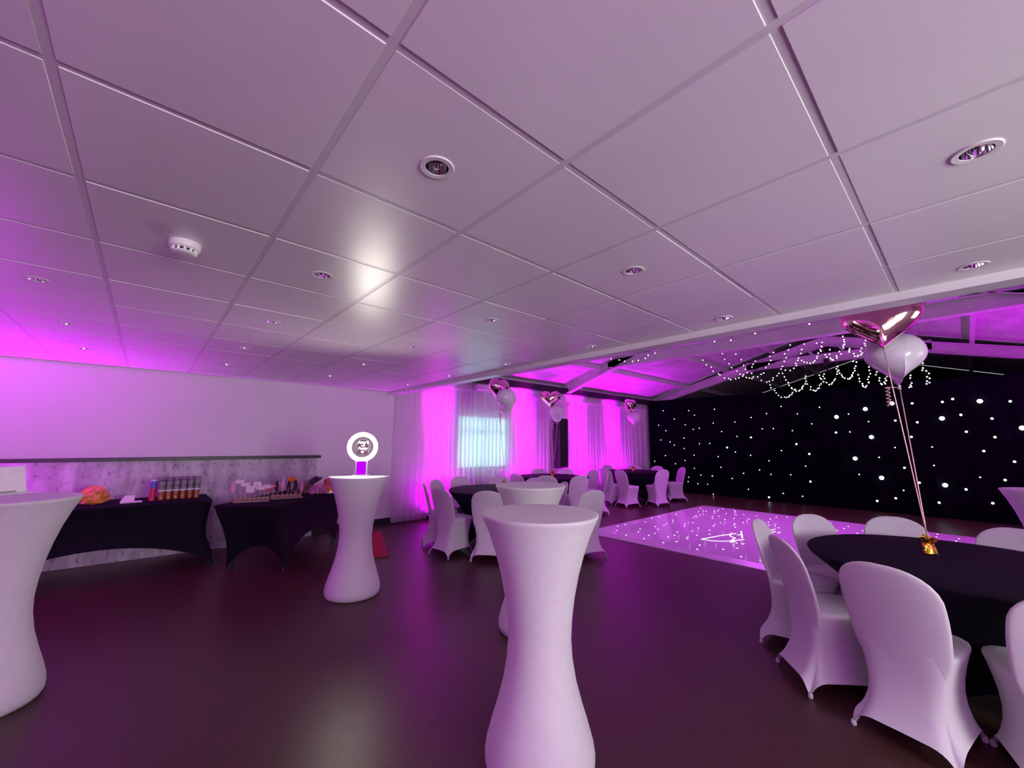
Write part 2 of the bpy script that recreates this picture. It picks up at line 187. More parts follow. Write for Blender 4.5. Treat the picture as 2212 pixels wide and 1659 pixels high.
m_df = mat('white_acrylic_floor', (0.80, 0.76, 0.80), rough=0.07, spec=0.5, var=0.02)
m_dfedge = mat('white_ramp_edge', (0.70, 0.68, 0.70), rough=0.3, var=0.03)
m_foil = mat('rose_gold_foil', (0.86, 0.58, 0.50), rough=0.10, metal=1.0, var=0.05, bump=0.25, bscale=14)
m_foilc = mat('champagne_foil', (0.90, 0.72, 0.62), rough=0.10, metal=1.0, var=0.05, bump=0.2, bscale=14)
m_pearl = mat('pearl_white_latex', (0.74, 0.72, 0.76), rough=0.22, var=0.02, coat=0.4)
m_ribbon = mat('rose_gold_ribbon', (0.80, 0.52, 0.44), rough=0.3, metal=0.5, var=0.05)
m_gold = mat('gold_foil_paper', (0.85, 0.52, 0.06), rough=0.18, metal=1.0, var=0.25, scale=60, bump=0.6, bscale=60)
m_ring = glow('ring_lamp_diffuser', (1.0, 0.95, 0.82), 90.0)
m_podlight = glow('pod_magenta_led', (0.50, 0.0, 1.0), 1.1)
m_screen = mat('dim_tablet_screen', (0.04, 0.035, 0.035), rough=0.15, var=0.1, emit=(0.30, 0.22, 0.20), es=0.35)
m_scrtext = glow('screen_text', (1.0, 0.95, 0.85), 2.2)
m_redmat = mat('red_coir_mat', (0.42, 0.012, 0.05), rough=0.9, var=0.3, scale=120, bump=0.5, bscale=200)
m_matedge = mat('brown_mat_backing', (0.10, 0.03, 0.02), rough=0.8, var=0.1)
m_grille = mat('speaker_grille', (0.015, 0.015, 0.017), rough=0.5, var=0.5, scale=220)
m_wood = mat('plywood', (0.26, 0.17, 0.12), rough=0.6, var=0.15, scale=8, stretch=(1, 8, 8))
m_stick = mat('bamboo_stick', (0.62, 0.46, 0.32), rough=0.6, var=0.1)
m_card = mat('white_card', (0.80, 0.78, 0.77), rough=0.6, var=0.03)
m_pinkcard = mat('pink_card', (0.72, 0.36, 0.52), rough=0.6, var=0.05)
m_redcard = mat('red_card', (0.55, 0.06, 0.07), rough=0.55, var=0.08)
m_blackcard = mat('black_card', (0.02, 0.018, 0.02), rough=0.5, var=0.1)
m_orange = mat('orange_cellophane', (0.75, 0.30, 0.06), rough=0.15, var=0.3, scale=14, coat=0.6, bump=0.4, bscale=30)
m_pinkb = mat('pink_feather', (0.75, 0.32, 0.50), rough=0.9, var=0.2, sheen=0.4)
m_brownb = mat('brown_feather', (0.36, 0.20, 0.15), rough=0.9, var=0.35, scale=30, sheen=0.4)
m_amber = mat('amber_sweets', (0.50, 0.17, 0.03), rough=0.15, var=0.5, scale=90, coat=0.6)
m_jar = glassy('clear_plastic_jar', (0.92, 0.92, 0.94), 0.16, 0.05)
m_jarlabel = mat('grey_jar_label', (0.22, 0.21, 0.21), rough=0.5, var=0.6, scale=26)
m_jarwhite = mat('white_jar_band', (0.75, 0.73, 0.72), rough=0.4, var=0.05)
m_redlabel = mat('red_label', (0.60, 0.02, 0.10), rough=0.4, var=0.1)
m_bluelabel = mat('blue_label', (0.12, 0.10, 0.55), rough=0.4, var=0.1)
m_print = mat('dusky_pink_print', (0.30, 0.06, 0.16), rough=0.6, var=0.2, scale=60)
m_wire = mat('fine_lead_wire', (0.18, 0.12, 0.16), rough=0.5, var=0.1)
m_foot = mat('white_foot_pocket', (0.62, 0.60, 0.62), rough=0.6, var=0.03)

# ---------------------------------------------------------------- structure: floor, walls, roof, ceiling
HC = 2.358; XE = 3.24; YW = 7.09; YR = -2.75; XB = -4.2; XG = 18.2
RID = 2.2
def zroof(y): return 2.95 + 0.31 * ((YW - y) if y >= RID else (y + 2 * (YW - RID) - YW))
struct(box('floor', XB - .2, XG + .2, YR - .2, YW + .2, -0.12, 0.0, m_floor))
# left (long) wall: plain part, window part, far part
def wall_holes(name, axis, pos, thick, a0, a1, z0, z1, holes, m):
    """wall along x at y=pos (thickness outward +-); holes = (a0,a1,z0,z1)"""
    P = []; cur = a0
    y0, y1 = min(pos, pos + thick), max(pos, pos + thick)
    for h0, h1, hz0, hz1 in sorted(holes):
        P.append(boxv(cur, h0, y0, y1, z0, z1)); P.append(boxv(h0, h1, y0, y1, z0, hz0)); P.append(boxv(h0, h1, y0, y1, hz1, z1)); cur = h1
    P.append(boxv(cur, a1, y0, y1, z0, z1)); v, f = multi(P)
    return struct(link(name, mesh(name, v, f, mat=m)))
WX0, WX1, WZ0, WZ1 = 4.83, 6.25, 0.88, 2.04
wall_left = wall_holes('wall_left', 'x', YW, 0.2, XB, XG, 0, 3.0, [(WX0, WX1, WZ0, WZ1)], m_white_wall)
RW = [(-1.8, 0.0, 1.0, 2.2), (0.6, 2.4, 1.0, 2.2), (4.0, 5.8, 1.0, 2.2)]
wall_right = wall_holes('wall_right', 'x', YR, -0.2, XB, XG, 0, 3.0, RW, m_white_wall)
struct(box('wall_back', XB - .2, XB, YR, YW, 0, 2.8, m_white_wall))
v = [(XG, YR, 0), (XG, YW, 0), (XG, YW, zroof(YW)), (XG, RID, zroof(RID)), (XG, YR, zroof(YR))]
v += [(XG + .1, b, c) for a, b, c in v]
struct(link('wall_far', mesh('wall_far', v, [(0, 1, 2, 3, 4), (9, 8, 7, 6, 5)] + [(i, (i + 1) % 5, 5 + (i + 1) % 5, 5 + i) for i in range(5)], mat=m_black_gable)))
# windows
def window(n, x0, x1, z0, z1, yin, yout, cols):
    o = bpy.data.objects.new('window_%d' % n, None); COL.objects.link(o); struct(o)
    P = [boxv(x0, x1, yin, yout, z0, z0 + .05), boxv(x0, x1, yin, yout, z1 - .05, z1), boxv(x0, x0 + .05, yin, yout, z0, z1), boxv(x1 - .05, x1, yin, yout, z0, z1)]
    for k in range(1, cols): xm = x0 + (x1 - x0) * k / cols; P.append(boxv(xm - .02, xm + .02, yin, yout, z0, z1))
    P.append(boxv(x0, x1, yin, yout, z1 - .38, z1 - .34)); v, f = multi(P)
    link('window_frame', mesh('window_frame', v, f, mat=m_plastic), o)
    ym = (yin + yout) / 2
    for k in range(cols):
        a = x0 + (x1 - x0) * k / cols; b = x0 + (x1 - x0) * (k + 1) / cols
        box('pane', a + .02, b - .02, ym - .004, ym + .004, z0 + .03, z1 - .03, m_glass, o)
    return o
win = window(1, WX0, WX1, WZ0, WZ1, YW + .10, YW + .16, 2)
window(2, *RW[0][:2], *RW[0][2:], YR - .14, YR - .08, 3); window(3, *RW[1][:2], *RW[1][2:], YR - .14, YR - .08, 3); window(4, *RW[2][:2], *RW[2][2:], YR - .14, YR - .08, 3)
# vertical blind in the curtained window
vb = thing('vertical_blind', 'pale vertical blind glowing with daylight behind the voile curtain', 'blind', (WX0, YW + .05, 0))
sl = mesh('slat', [(-.057, .008, -.56), (0, -.004, -.56), (.057, .008, -.56), (-.057, .008, .55), (0, -.004, .55), (.057, .008, .55), (-.057, .0095, -.56), (0, -.0025, -.56), (.057, .0095, -.56), (-.057, .0095, .55), (0, -.0025, .55), (.057, .0095, .55)],
          [(0, 1, 4, 3), (1, 2, 5, 4), (6, 9, 10, 7), (7, 10, 11, 8), (0, 3, 9, 6), (2, 8, 11, 5)], True, m_blind)
wt = boxmesh('slat_weight', -.028, .028, -.006, .006, -.575, -.545, m_dark)
for k in range(13):
    s = link('slat', sl, vb, (.06 + .1085 * k, 0, 1.46), (0, 0, 0.35)); link('slat_weight', wt, s)
box('blind_rail', 0.0, WX1 - WX0, -.02, .03, WZ1 - .04, WZ1, m_plastic, vb)
# low dado panel with black shelf on the left wall, skirting
dp = struct(box('trim_1', XB, 2.05, 6.93, YW, 0, 1.185, m_conc))
sh = struct(box('trim_2', XB, 2.09, 6.87, YW, 1.185, 1.225, m_black, None, .004))
struct(box('baseboard_left', 2.05, 3.6, YW - .02, YW, 0, 0.10, m_black, None, .003))
struct(box('baseboard_far', 3.6, 12.3, YW - .02, YW, 0, 0.10, m_black, None, .003))
# eaves beam and roof over the dance floor
struct(box('trim_3', 3.5, 12.9, YW - .16, YW, 2.74, 2.89, m_black))
rf = struct(bpy.data.objects.new('roof', None)); COL.objects.link(rf)
xs = [3.42, 8.20, 12.80, 18.2]
for i in range(3):
    for side in (0, 1):
        ys = [YW, 5.87, 4.65, 3.42, RID] if side == 0 else [YR, -1.5, -.27, .96, RID]
        for j in range(4):
            a, b = ys[j], ys[j + 1]; g = .012
            lo = [(xs[i] + .02, a, zroof(a) + g), (xs[i + 1] - .02, a, zroof(a) + g), (xs[i + 1] - .02, b, zroof(b) + g), (xs[i] + .02, b, zroof(b) + g)]
            vv = lo + [(x, y, z + .04) for x, y, z in lo]
            link('roof_panel', mesh('roof_panel', vv, [(0, 1, 2, 3), (7, 6, 5, 4), (0, 4, 5, 1), (1, 5, 6, 2), (2, 6, 7, 3), (3, 7, 4, 0)], mat=m_roof), rf)
for y in (5.87, 4.65, 3.42, RID, .96, -.27, -1.5):
    for i in range(3):
        box('purlin', xs[i], xs[i + 1], y - .035, y + .035, zroof(y) - .10, zroof(y) + .03, m_steel_white, rf)
def ibeam(p, q, depth, fl, name, parent, x):
    """I section in the plane x = const from (y,z) p to q (bottom line)"""
    P = []; (y0, z0), (y1, z1) = p, q
    for (xa, xb, da, db) in ((-fl, fl, 0, .018), (-.008, .008, .018, depth - .018), (-fl, fl, depth - .018, depth)):
        v = [(x + xx, yy, zz + dd) for xx in (xa, xb) for (yy, zz) in ((y0, z0), (y1, z1)) for dd in (da, db)]
        P.append((v, [(0, 1, 3, 2), (4, 6, 7, 5), (0, 4, 5, 1), (2, 3, 7, 6), (0, 2, 6, 4), (1, 5, 7, 3)]))
    v, f = multi(P); return link(name, mesh(name, v, f, mat=m_steel_white), parent)
for n, (x, foot, slope, tz) in enumerate(((8.20, 2.70, .330, 3.25), (12.80, 2.70, .264, 3.56))):
    t = struct(bpy.data.objects.new('trim_%d' % (4 + n), None)); COL.objects.link(t)
    zr = foot + slope * (YW - RID)
    ibeam((YW, foot), (RID, zr), .25, .085, 'rafter', t, x); ibeam((YR, foot), (RID, zr), .25, .085, 'rafter', t, x)
    ky = YW - (tz - foot) / slope; k2 = 2 * RID - ky
    ibeam((ky + .25, tz), (k2 - .25, tz), .23, .085, 'tie_beam', t, x)
    for q in (-.6, -.2, .2, .6):
        yc = RID + q * (ky - RID); zt = min(zr - slope * abs(yc - RID), zroof(yc))
        if zt > tz + .3: link('strut', mesh('strut', *tubev([(x, yc - .05, tz + .22), (x, yc + .05, zt + .02)], .035, 6), mat=m_steel_white), t)
# edge of the low ceiling: white trim and beam
struct(box('trim_6', XE, XE + .03, YR, YW, 2.308, 2.42, m_trim, None, .003))
struct(box('trim_7', XE + .03, XE + .17, YR, YW, 2.312, 2.80, m_trim, None, .004))
struct(box('wall_upper', XE + .1, XE + .2, YR, YW, 2.80, 4.6, m_white_wall))
# low tiled ceiling
ceil = struct(box('ceiling', XB, XE, YR, YW, 2.40, 2.46, m_dark))
GX, GY, TS = -0.2698, 0.791, 0.6
DL = [(i, j) for i in (-5, -3, -1, 1, 3, 5) for j in (-4, -2, 0, 2, 4, 6, 8)]
T0 = boxmesh('ceiling_tile', 0, 1, 0, 1, 0, 1, m_tile)
def tile_mesh(x0, x1, y0, y1, hole):
    if not hole: return boxmesh('ceiling_tile', x0, x1, y0, y1, HC, HC + .016, m_tile, .0012)
    cx, cy = GX + TS * (hole[0] + .5), GY + TS * (hole[1] + .5); n = 32; V = []; F = []
    for z in (HC, HC + .016):
        for rr in (0, 1):
            for k in range(n):
                a = 2 * PI * k / n + PI / 4; c, s = math.cos(a), math.sin(a)
                if rr == 0: V.append((cx + .045 * c, cy + .045 * s, z))
                else:
                    q = max(abs(c), abs(s)); V.append((min(max(cx + .288 * c / q, x0), x1), min(max(cy + .288 * s / q, y0), y1), z))
    for k in range(n):
        k2 = (k + 1) % n
        F += [(k, k2, n + k2, n + k), (2 * n + k2, 2 * n + k, 3 * n + k, 3 * n + k2), (k, 2 * n + k, 2 * n + k2, k2), (n + k2, 3 * n + k2, 3 * n + k, n + k)]
    return mesh('ceiling_tile', V, F, mat=m_tile)
full = boxmesh('ceiling_tile', .012, .588, .012, .588, HC, HC + .016, m_tile, .0012)
for i in range(-7, 6):
    for j in range(-6, 11):
        x0, x1 = max(GX + TS * i + .012, XB), min(GX + TS * (i + 1) - .012, XE); y0, y1 = max(GY + TS * j + .012, YR), min(GY + TS * (j + 1) - .012, YW)
        if x1 - x0 < .05 or y1 - y0 < .05: continue
        dz = random.uniform(-.0012, .0012)
        if (i, j) in DL and (x1 - x0) > .45: o = link('ceiling_tile', tile_mesh(x0, x1, y0, y1, (i, j)), ceil, (0, 0, dz))
        elif x1 - x0 > .57 and y1 - y0 > .57: o = link('ceiling_tile', full, ceil, (GX + TS * i, GY + TS * j, dz))
        else: o = link('ceiling_tile', tile_mesh(x0, x1, y0, y1, None), ceil, (0, 0, dz))
for i in range(-6, 6): box('grid_runner', GX + TS * i - .016, GX + TS * i + .016, YR, YW, HC + .0018, HC + .03, m_tbar, ceil)
for j in range(-5, 11): box('grid_cross_tee', XB, XE, GY + TS * j - .016, GY + TS * j + .016, HC + .0022, HC + .03, m_tbar, ceil)

# ---------------------------------------------------------------- ceiling fittings
ORD = ['first', 'second', 'third', 'fourth', 'fifth', 'sixth', 'seventh', 'eighth', 'ninth', 'tenth', 'eleventh', 'twelfth']
m_plate = mat('grey_back_plate', (0.62, 0.58, 0.58), rough=0.5, var=0.05)
me_ring = mesh('trim_ring', *lathev([(.0385, .004), (.0385, -.0025), (.0545, -.0035), (.057, -.001), (.057, .003)], 40), False, m_plastic)
me_cone = mesh('reflector', *lathev([(.0375, 0.0), (.036, .012), (.032, .03), (.027, .042), (.026, .044)], 32), True, m_chrome)
me_lamp = mesh('lamp', *lathev([(1e-5, .034), (.012, .035), (.022, .037), (.0255, .041), (.0255, .05)], 24), True, m_lampface)
first = None
for i, j in DL:
    if j < -2 or i < -1: continue
    x, y = GX + TS * (i + .5), GY + TS * (j + .5)
    ra, rb = (5 - i) // 2, (8 - j) // 2
    lab = 'recessed downlight, %s from the left wall, in the %s row from the open edge' % (ORD[rb], ORD[ra])
    if first is None:
        t = first = thing('downlight', lab, 'downlight', (x, y, HC), 0, 'recessed ceiling downlights')
        link('trim_ring', me_ring, t); link('reflector', me_cone, t); link('lamp', me_lamp, t)
    else:
        t = copy_tree(first); t.location = (x, y, HC); t['label'] = lab
sd = thing('smoke_detector', 'round white smoke detector fixed under the ceiling at left', 'smoke detector', (.04, 2.341, HC))
link('base', mesh('base', *lathev([(.058, 0), (.060, -.004), (.060, -.026), (.055, -.034), (.03, -.034)], 40), True, m_plastic), sd)
link('chamber', mesh('chamber', *lathev([(.040, -.03), (.040, -.046)], 24), True, m_dark), sd)
P = []
for k in range(12):
    a = 2 * PI * k / 12; P.append(boxv(.045 * math.cos(a) - .005, .045 * math.cos(a) + .005, .045 * math.sin(a) - .005, .045 * math.sin(a) + .005, -.05, -.03))
link('vent_cage', mesh('vent_cage', *multi(P), mat=m_plastic), sd)
link('cap', mesh('cap', *lathev([(.05, -.047), (.05, -.051), (.03, -.056), (1e-5, -.058)], 32), True, m_plastic), sd)

# ---------------------------------------------------------------- curtains, star cloth
def curtain(name, x0, x1, y, z0, z1, amp, per, m, label, cat, seed, group=None, axis='x', thick=0.0):
    rnd = random.Random(seed); n = int((x1 - x0) / per * 10); rows = 7
    ph = [0.0]
    for k in range(n): ph.append(ph[-1] + 2 * PI / 10 * rnd.uniform(.75, 1.25))
    am = [amp * (0.6 + .5 * math.sin(k * .17 + seed) ** 2) for k in range(n + 1)]
    t = thing(name, label, cat, (0, 0, 0), 0, group); V = []; F = []
    for r in range(rows + 1):
        s = r / rows
        for k in range(n + 1):
            a = x0 + (x1 - x0) * k / n; d = am[k] * (.55 + .45 * (1 - s)) * math.sin(ph[k] + .25 * math.sin(3 * s + k * .02))
            z = z0 + (z1 - z0) * s
            V.append((a, y + d, z) if axis == 'x' else (y + d, a, z))
    for r in range(rows):
        for k in range(n): F.append((r * (n + 1) + k, r * (n + 1) + k + 1, (r + 1) * (n + 1) + k + 1, (r + 1) * (n + 1) + k))
    link('drape', mesh('drape', V, F, True, m), t)
    V = []; F = []
    for q in range(2):
        for k in range(n + 1):
            a = x0 + (x1 - x0) * k / n; d = am[k] * .55 * math.sin(ph[k] + .25 * math.sin(3 + k * .02)) - (.006 if axis == 'x' else .006)
            z = z1 - (.075 if q == 0 else -.01)
            V.append((a, y + d, z) if axis == 'x' else (y + d, a, z))
    for k in range(n): F.append((k, k + 1, n + 2 + k, n + 1 + k))
    link('heading_tape', mesh('heading_tape', V, F, True, m), t)
    return t
CX = [(3.36, 4.56, 'widest plain fall of white voile curtain beside the bare left wall'), (4.58, 6.42, 'white voile curtain hanging over the daylit window'),
      (6.44, 7.50, 'white voile curtain between the window and the black column speaker'), (7.90, 8.55, 'narrow voile curtain just right of the black column speaker'),
      (8.57, 9.85, 'magenta-lit voile curtain, second to the right of the column speaker'), (9.87, 11.0, 'magenta-lit voile curtain, second from the starlit black curtain'),
      (11.02, 12.16, 'shadowy purple voile curtain touching the starlit black curtain')]
for k, (a, b, lab) in enumerate(CX):
    curtain('voile_curtain', a, b, YW - .12, .02, 2.53, .034, .125, m_voile, lab, 'curtain', 11 + k, 'voile curtains along the long wall')
rail = tag(link('curtain_rail', mesh('curtain_rail', *tubev([(3.36, YW - .12, 2.545), (12.2, YW - .12, 2.545)], .012, 8), mat=m_plastic)), 'thin white rail carrying the voile curtains', 'curtain rail')
sc_t = curtain('star_curtain', YR + .03, 6.98, 12.32, .015, 2.84, .03, .30, m_velvet, 'black velvet curtain wall studded with white star lights', 'star curtain', 31, axis='y')
me_s = {1: mesh('star_light', *spherev(.012, nu=8, nv=6), True, m_star), 2: mesh('star_light', *spherev(.021, nu=10, nv=6), True, m_star), 3: mesh('star_light', *spherev(.040, nu=12, nv=8), True, m_starb)}
for y, z, k in STARS: link('star_light', me_s[k], sc_t, (12.255, y, z))

# ---------------------------------------------------------------- fairy lights
FL = ['long double swag under the tie beam at the left end', 'short strand hooked at the far left of the swags', 'steep strand crossing the leftmost swags', 'three-bulb strand near the second rafter', 'shallow strand under the leftmost swags', 'lowest swag dipping in front of the black curtain',
      'deep loop second from the lowest swag', 'tangled loop in the middle of the swags', 'round loop just right of the middle', 'wide even loop left of the foil heart balloon', 'narrow loop just left of the big balloons', 'loop half hidden beside the big balloons', 'swag hung across the far tie beam', 'little curl under the far tie beam', 'small swag high beside the foil heart', 'short vertical drop high beside the foil heart', 'short slanting drop touching the foil heart',
      'slanting strand left of the middle', 'zigzag strand in the middle', 'strand hanging round the dark clamp', 'rightmost loop right of the white heart balloon', 'small tail under the white heart balloon', 'swag along the nearest tie beam', 'widely spaced bulbs above the nearest tie beam']
me_b = mesh('bulb', *spherev(.012, nu=8, nv=6), True, m_fairy)
for L, fl in zip(FAIRY, FL):
    lab = fl if fl.startswith(('short strand', 'xx')) else fl
    t = thing('string_light', 'fairy light string, ' + lab, 'string light', L[0], 0, 'fairy light strings over the dance floor')
    pts = [(p[0] - L[0][0], p[1] - L[0][1], p[2] - L[0][2] + .012) for p in L]
    link('wire', mesh('wire', *tubev(pts, .0022, 4), mat=m_wire), t)
    for e in (0, -1):
        p = L[e]; q = (p[0] - L[0][0], p[1] - L[0][1]); link('hanger', mesh('hanger', *tubev([(*q, p[2] - L[0][2] + .01), (*q, zroof(p[1]) - L[0][2] + .015)], .0012, 4), mat=m_wire), t)
    for p in L: link('bulb', me_b, t, (p[0] - L[0][0], p[1] - L[0][1], p[2] - L[0][2]))
clamp = thing('truss_clamp', 'small dark clamp hanging from the far tie beam among the fairy lights', 'clamp', (12.70, 2.20, 3.22))
link('jaw', boxmesh('jaw', -.04, .04, -.05, .05, .22, .42, m_black, .008), clamp); link('arm', mesh('arm', *tubev([(0, .0, .25), (0, -.01, .1), (0, -.1, .06)], .022, 6), mat=m_black), clamp)

# ---------------------------------------------------------------- dance floor
DX0, DX1, DY0, DY1 = 5.60, 9.80, 0.06, 4.26
df = thing('dance_floor', 'white starlit LED dance floor with glossy panels', 'dance floor', (0, 0, 0))
NP = 7; ps = (DX1 - DX0) / NP
me_p = boxmesh('floor_panel', .001, ps - .001, .001, ps - .001, 0, .05, m_df, .0015)
for i in range(NP):
    for j in range(NP): link('floor_panel', me_p, df, (DX0 + ps * i, DY0 + ps * j, 0))
def ramp(x0, y0, x1, y1, nx, ny):
    v = [(x0, y0, 0), (x1, y1, 0), (x1, y1, .05), (x0, y0, .05), (x0 + nx, y0 + ny, 0), (x1 + nx, y1 + ny, 0), (x1 + nx, y1 + ny, .012), (x0 + nx, y0 + ny, .012)]
    link('edge_ramp', mesh('edge_ramp', v, [(0, 1, 2, 3), (4, 7, 6, 5), (3, 2, 6, 7), (0, 4, 5, 1), (0, 3, 7, 4), (1, 5, 6, 2)], mat=m_dfedge), df)
ramp(DX0, DY0, DX0, DY1, -.10, 0); ramp(DX1, DY0, DX1, DY1, .10, 0); ramp(DX0, DY1, DX1, DY1, 0, .02); ramp(DX0, DY0, DX1, DY0, 0, -.10)
me_l = mesh('floor_led', *lathev([(.012, .0495), (.012, .0515), (.009, .0525), (1e-5, .053)], 10), True, m_dfled)
rr = random.Random(3); ext = []
while len(ext) < 70:
    p = (rr.uniform(DX0 + .1, DX1 - .1), rr.uniform(DY0 + .1, 2.6))
    if all(math.hypot(p[0] - a, p[1] - b) > .22 for a, b in DFL + ext) and (p[1] < 1.9): ext.append(p)
for p in DFL + ext:
    if DX0 < p[0] < DX1 and DY0 < p[1] < DY1: link('floor_led', me_l, df, (p[0], p[1], 0))
let = thing('projected_script_glow', 'glowing strokes standing in for white script light projected on the dance floor', 'lettering', (0, 0, .05))  # emissive strokes stand in for lettering projected as light
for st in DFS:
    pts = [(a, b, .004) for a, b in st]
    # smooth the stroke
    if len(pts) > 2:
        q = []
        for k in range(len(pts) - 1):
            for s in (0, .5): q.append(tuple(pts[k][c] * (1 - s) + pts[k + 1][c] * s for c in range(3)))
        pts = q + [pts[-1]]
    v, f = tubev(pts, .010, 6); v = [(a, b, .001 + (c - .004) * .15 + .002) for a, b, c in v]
    link('stroke', mesh('stroke', v, f, True, m_script_glow), let)

# ---------------------------------------------------------------- uplighters
def uplight(x, y, label, rz=0, power=UP_POWER, spill=1.3):
    """LED batten on the floor, its beams going up the wall behind it (wall towards local +y)"""
    t = thing('uplighter', label, 'uplighter', (x, y, 0), rz, 'LED uplighters along the walls')
    link('housing', boxmesh('housing', -.27, .27, -.04, .04, .015, .095, m_black, .008), t)
    for sx in (-1, 1): link('foot', boxmesh('foot', sx * .2 - .02, sx * .2 + .02, -.06, .06, 0, .018, m_black, .003), t)
    for k in range(6): link('lens', mesh('lens', *lathev([(.030, .094), (.030, .097), (.022, .100), (1e-5, .101)], 16), True, m_podlight), t, (-.22 + .088 * k, 0, 0))
    for nm, dx, wd, col, pw, spr in (('magenta_led', -.07, .24, (1.0, 0.0, 0.85), 1.0, 13), ('violet_led', .15, .12, (0.42, 0.0, 1.0), .5, 13), ('spill', 0, .45, (0.74, 0.0, 1.0), spill, 140)):
        l = bpy.data.lights.new(nm, 'AREA'); l.shape = 'RECTANGLE'; l.size = wd; l.size_y = .05; l.energy = power * pw; l.color = col; l.spread = math.radians(spr)
        o = bpy.data.objects.new(nm, l); COL.objects.link(o); o.parent = t; o.location = (dx, 0, .106)
        o.rotation_euler = Vector((0, .20, 2.3)).to_track_quat('-Z', 'Y').to_euler()
    return t
for x, lab in ((4.30, 'floor uplighter left of the curtained window'), (6.68, 'floor uplighter between the window and the column speaker'), (8.68, 'floor uplighter right of the column speaker'), (10.28, 'floor uplighter nearest the starlit curtain')):
    uplight(x, 6.845, lab, 0, UP_POWER, .55 if x < 5 else 1.3)
uplight(-1.95, 6.70, 'floor uplighter against the left wall beyond the buffet', 0, UP_POWER, 2.2)
for x, lab in ((-2.4, 'added unseen floor uplighter on the right wall behind the camera'), (8.5, 'floor uplighter halfway along the right wall'), (10.6, 'floor uplighter on the right wall by the starlit curtain')):
    uplight(x, -2.50, lab, PI, UP_POWER, 1.5 if x > 0 else 3.0)  # the unit behind the camera is added to lift the magenta ambient
# added par lamps, unseen behind the nearest tie beam, to brighten the dance floor
for y, lab in ((1.3, 'added black par lamp, unseen behind the nearest tie beam, right one'), (3.3, 'added black par lamp, unseen behind the nearest tie beam, left one')):
    t = thing('added_par_lamp', lab, 'added fill lamp', (8.42, y, 3.42), 0, 'added par lamps brightening the dance floor')
    link('can', mesh('can', *lathev([(.05, .10), (.055, .06), (.058, -.05), (.052, -.05), (.045, .04), (1e-5, .05)], 20), True, m_black), t)
    link('clamp_arm', boxmesh('clamp_arm', -.22, -.03, -.012, .012, .05, .075, m_black, .003), t)
    l = bpy.data.lights.new('added_par_beam', 'SPOT'); l.energy = 230; l.color = (.74, .10, 1.0); l.spot_size = math.radians(120); l.spot_blend = .8; l.shadow_soft_size = .04
    o = bpy.data.objects.new('added_par_beam', l); COL.objects.link(o); o.parent = t; o.location = (0, 0, -.06); o.rotation_euler = Vector((-.15, (2.2 - y) * .1, -1)).to_track_quat('-Z', 'Y').to_euler()

# ---------------------------------------------------------------- column speaker, wall unit
sp = thing('column_speaker', 'tall black column loudspeaker in the gap between the curtains', 'speaker', (7.70, 6.78, 0))
link('subwoofer', boxmesh('subwoofer', -.2, .2, -.2, .2, 0, .62, m_black, .01), sp); link('pole', mesh('pole', *tubev([(0, 0, .6), (0, 0, .86)], .018, 10), mat=m_black), sp)
link('cabinet', boxmesh('cabinet', -.165, .165, -.10, .10, .84, 2.06, m_black, .01), sp); link('grille', boxmesh('grille', -.15, .15, -.112, -.098, .87, 2.03, m_grille, .004), sp)
P = [boxv(-.15 + .03 * k, -.144 + .03 * k, -.116, -.112, .87, 2.03) for k in range(11)]
link('grille_ribs', mesh('grille_ribs', *multi(P), mat=m_black), sp)
wu = thing('wall_projector', 'small white unit mounted on the wall above the curtain rail', 'wall unit', (5.35, YW - .02, 2.62))
link('body', boxmesh('body', -.16, .16, -.16, .02, -.05, .07, m_plastic, .012), wu); link('lens', mesh('lens', *[(lambda vf: ([(a, c - .17, b) for a, b, c in vf[0]], vf[1]))(lathev([(.03, .0), (.03, .02), (.02, .024), (1e-5, .02)], 20))][0], True, m_chrome), wu)

# ---------------------------------------------------------------- poseur tables
prof = [(.222, 0), (.240, .008), (.250, .03), (.252, .06), (.246, .10), (.226, .17), (.200, .25), (.172, .35), (.155, .45), (.150, .54), (.156, .63), (.170, .73), (.191, .83), (.219, .93), (.252, 1.02), (.282, 1.085), (.2885, 1.096), (.288, 1.102)]
me_body = mesh('stretch_cover', *lathev(prof, 64), True, m_poseur)
me_top = mesh('table_top', *lathev([(.288, 1.098), (.2895, 1.103), (.286, 1.107), (.275, 1.108), (1e-5, 1.108)], 64), True, m_poseur)
for x, y, lab in ((1.495, 1.46, 'white hourglass poseur table nearest the camera, empty top'), (1.62, 4.09, 'white hourglass poseur table with the glowing ring lamp on top'), (2.405, 2.45, 'white hourglass poseur table half hidden behind the nearest one'),
                  (-.545, 3.72, 'white hourglass poseur table cut by the left edge, small sign on top'), (5.43, -.42, 'white hourglass poseur table at the right edge beyond the round table')):
    t = thing('poseur_table', lab, 'table', (x, y, 0), 0, 'white poseur tables'); link('stretch_cover', me_body, t); link('table_top', me_top, t)

# selfie pod with ring lamp, facing the camera side
pod = thing('selfie_pod', 'selfie pod with glowing white ring lamp and tablet on the poseur table', 'photo booth', (1.665, 4.16, 1.108), math.atan2(-1.62, 4.09) + PI - .12)
rx = (PI / 2, 0, 0)
def yl(prof, n=48):   # lathe about the local y axis, front = +y
    v, f = lathev(prof, n); return [(a, c, b) for a, b, c in v], f
RZ = .285
link('lamp_ring', mesh('lamp_ring', *yl([(.107, .012), (.110, .021), (.126, .024), (.141, .021), (.145, .012)]), True, m_ring), pod, (0, 0, RZ))
link('ring_shell', mesh('ring_shell', *yl([(.107, .023), (.104, .024), (.104, -.02), (.149, -.02), (.149, .020)]), True, m_plastic), pod, (0, 0, RZ))
link('back_plate', mesh('back_plate', *yl([(.105, -.02), (.105, -.006), (1e-5, -.006)]), True, m_plate), pod, (0, 0, RZ))
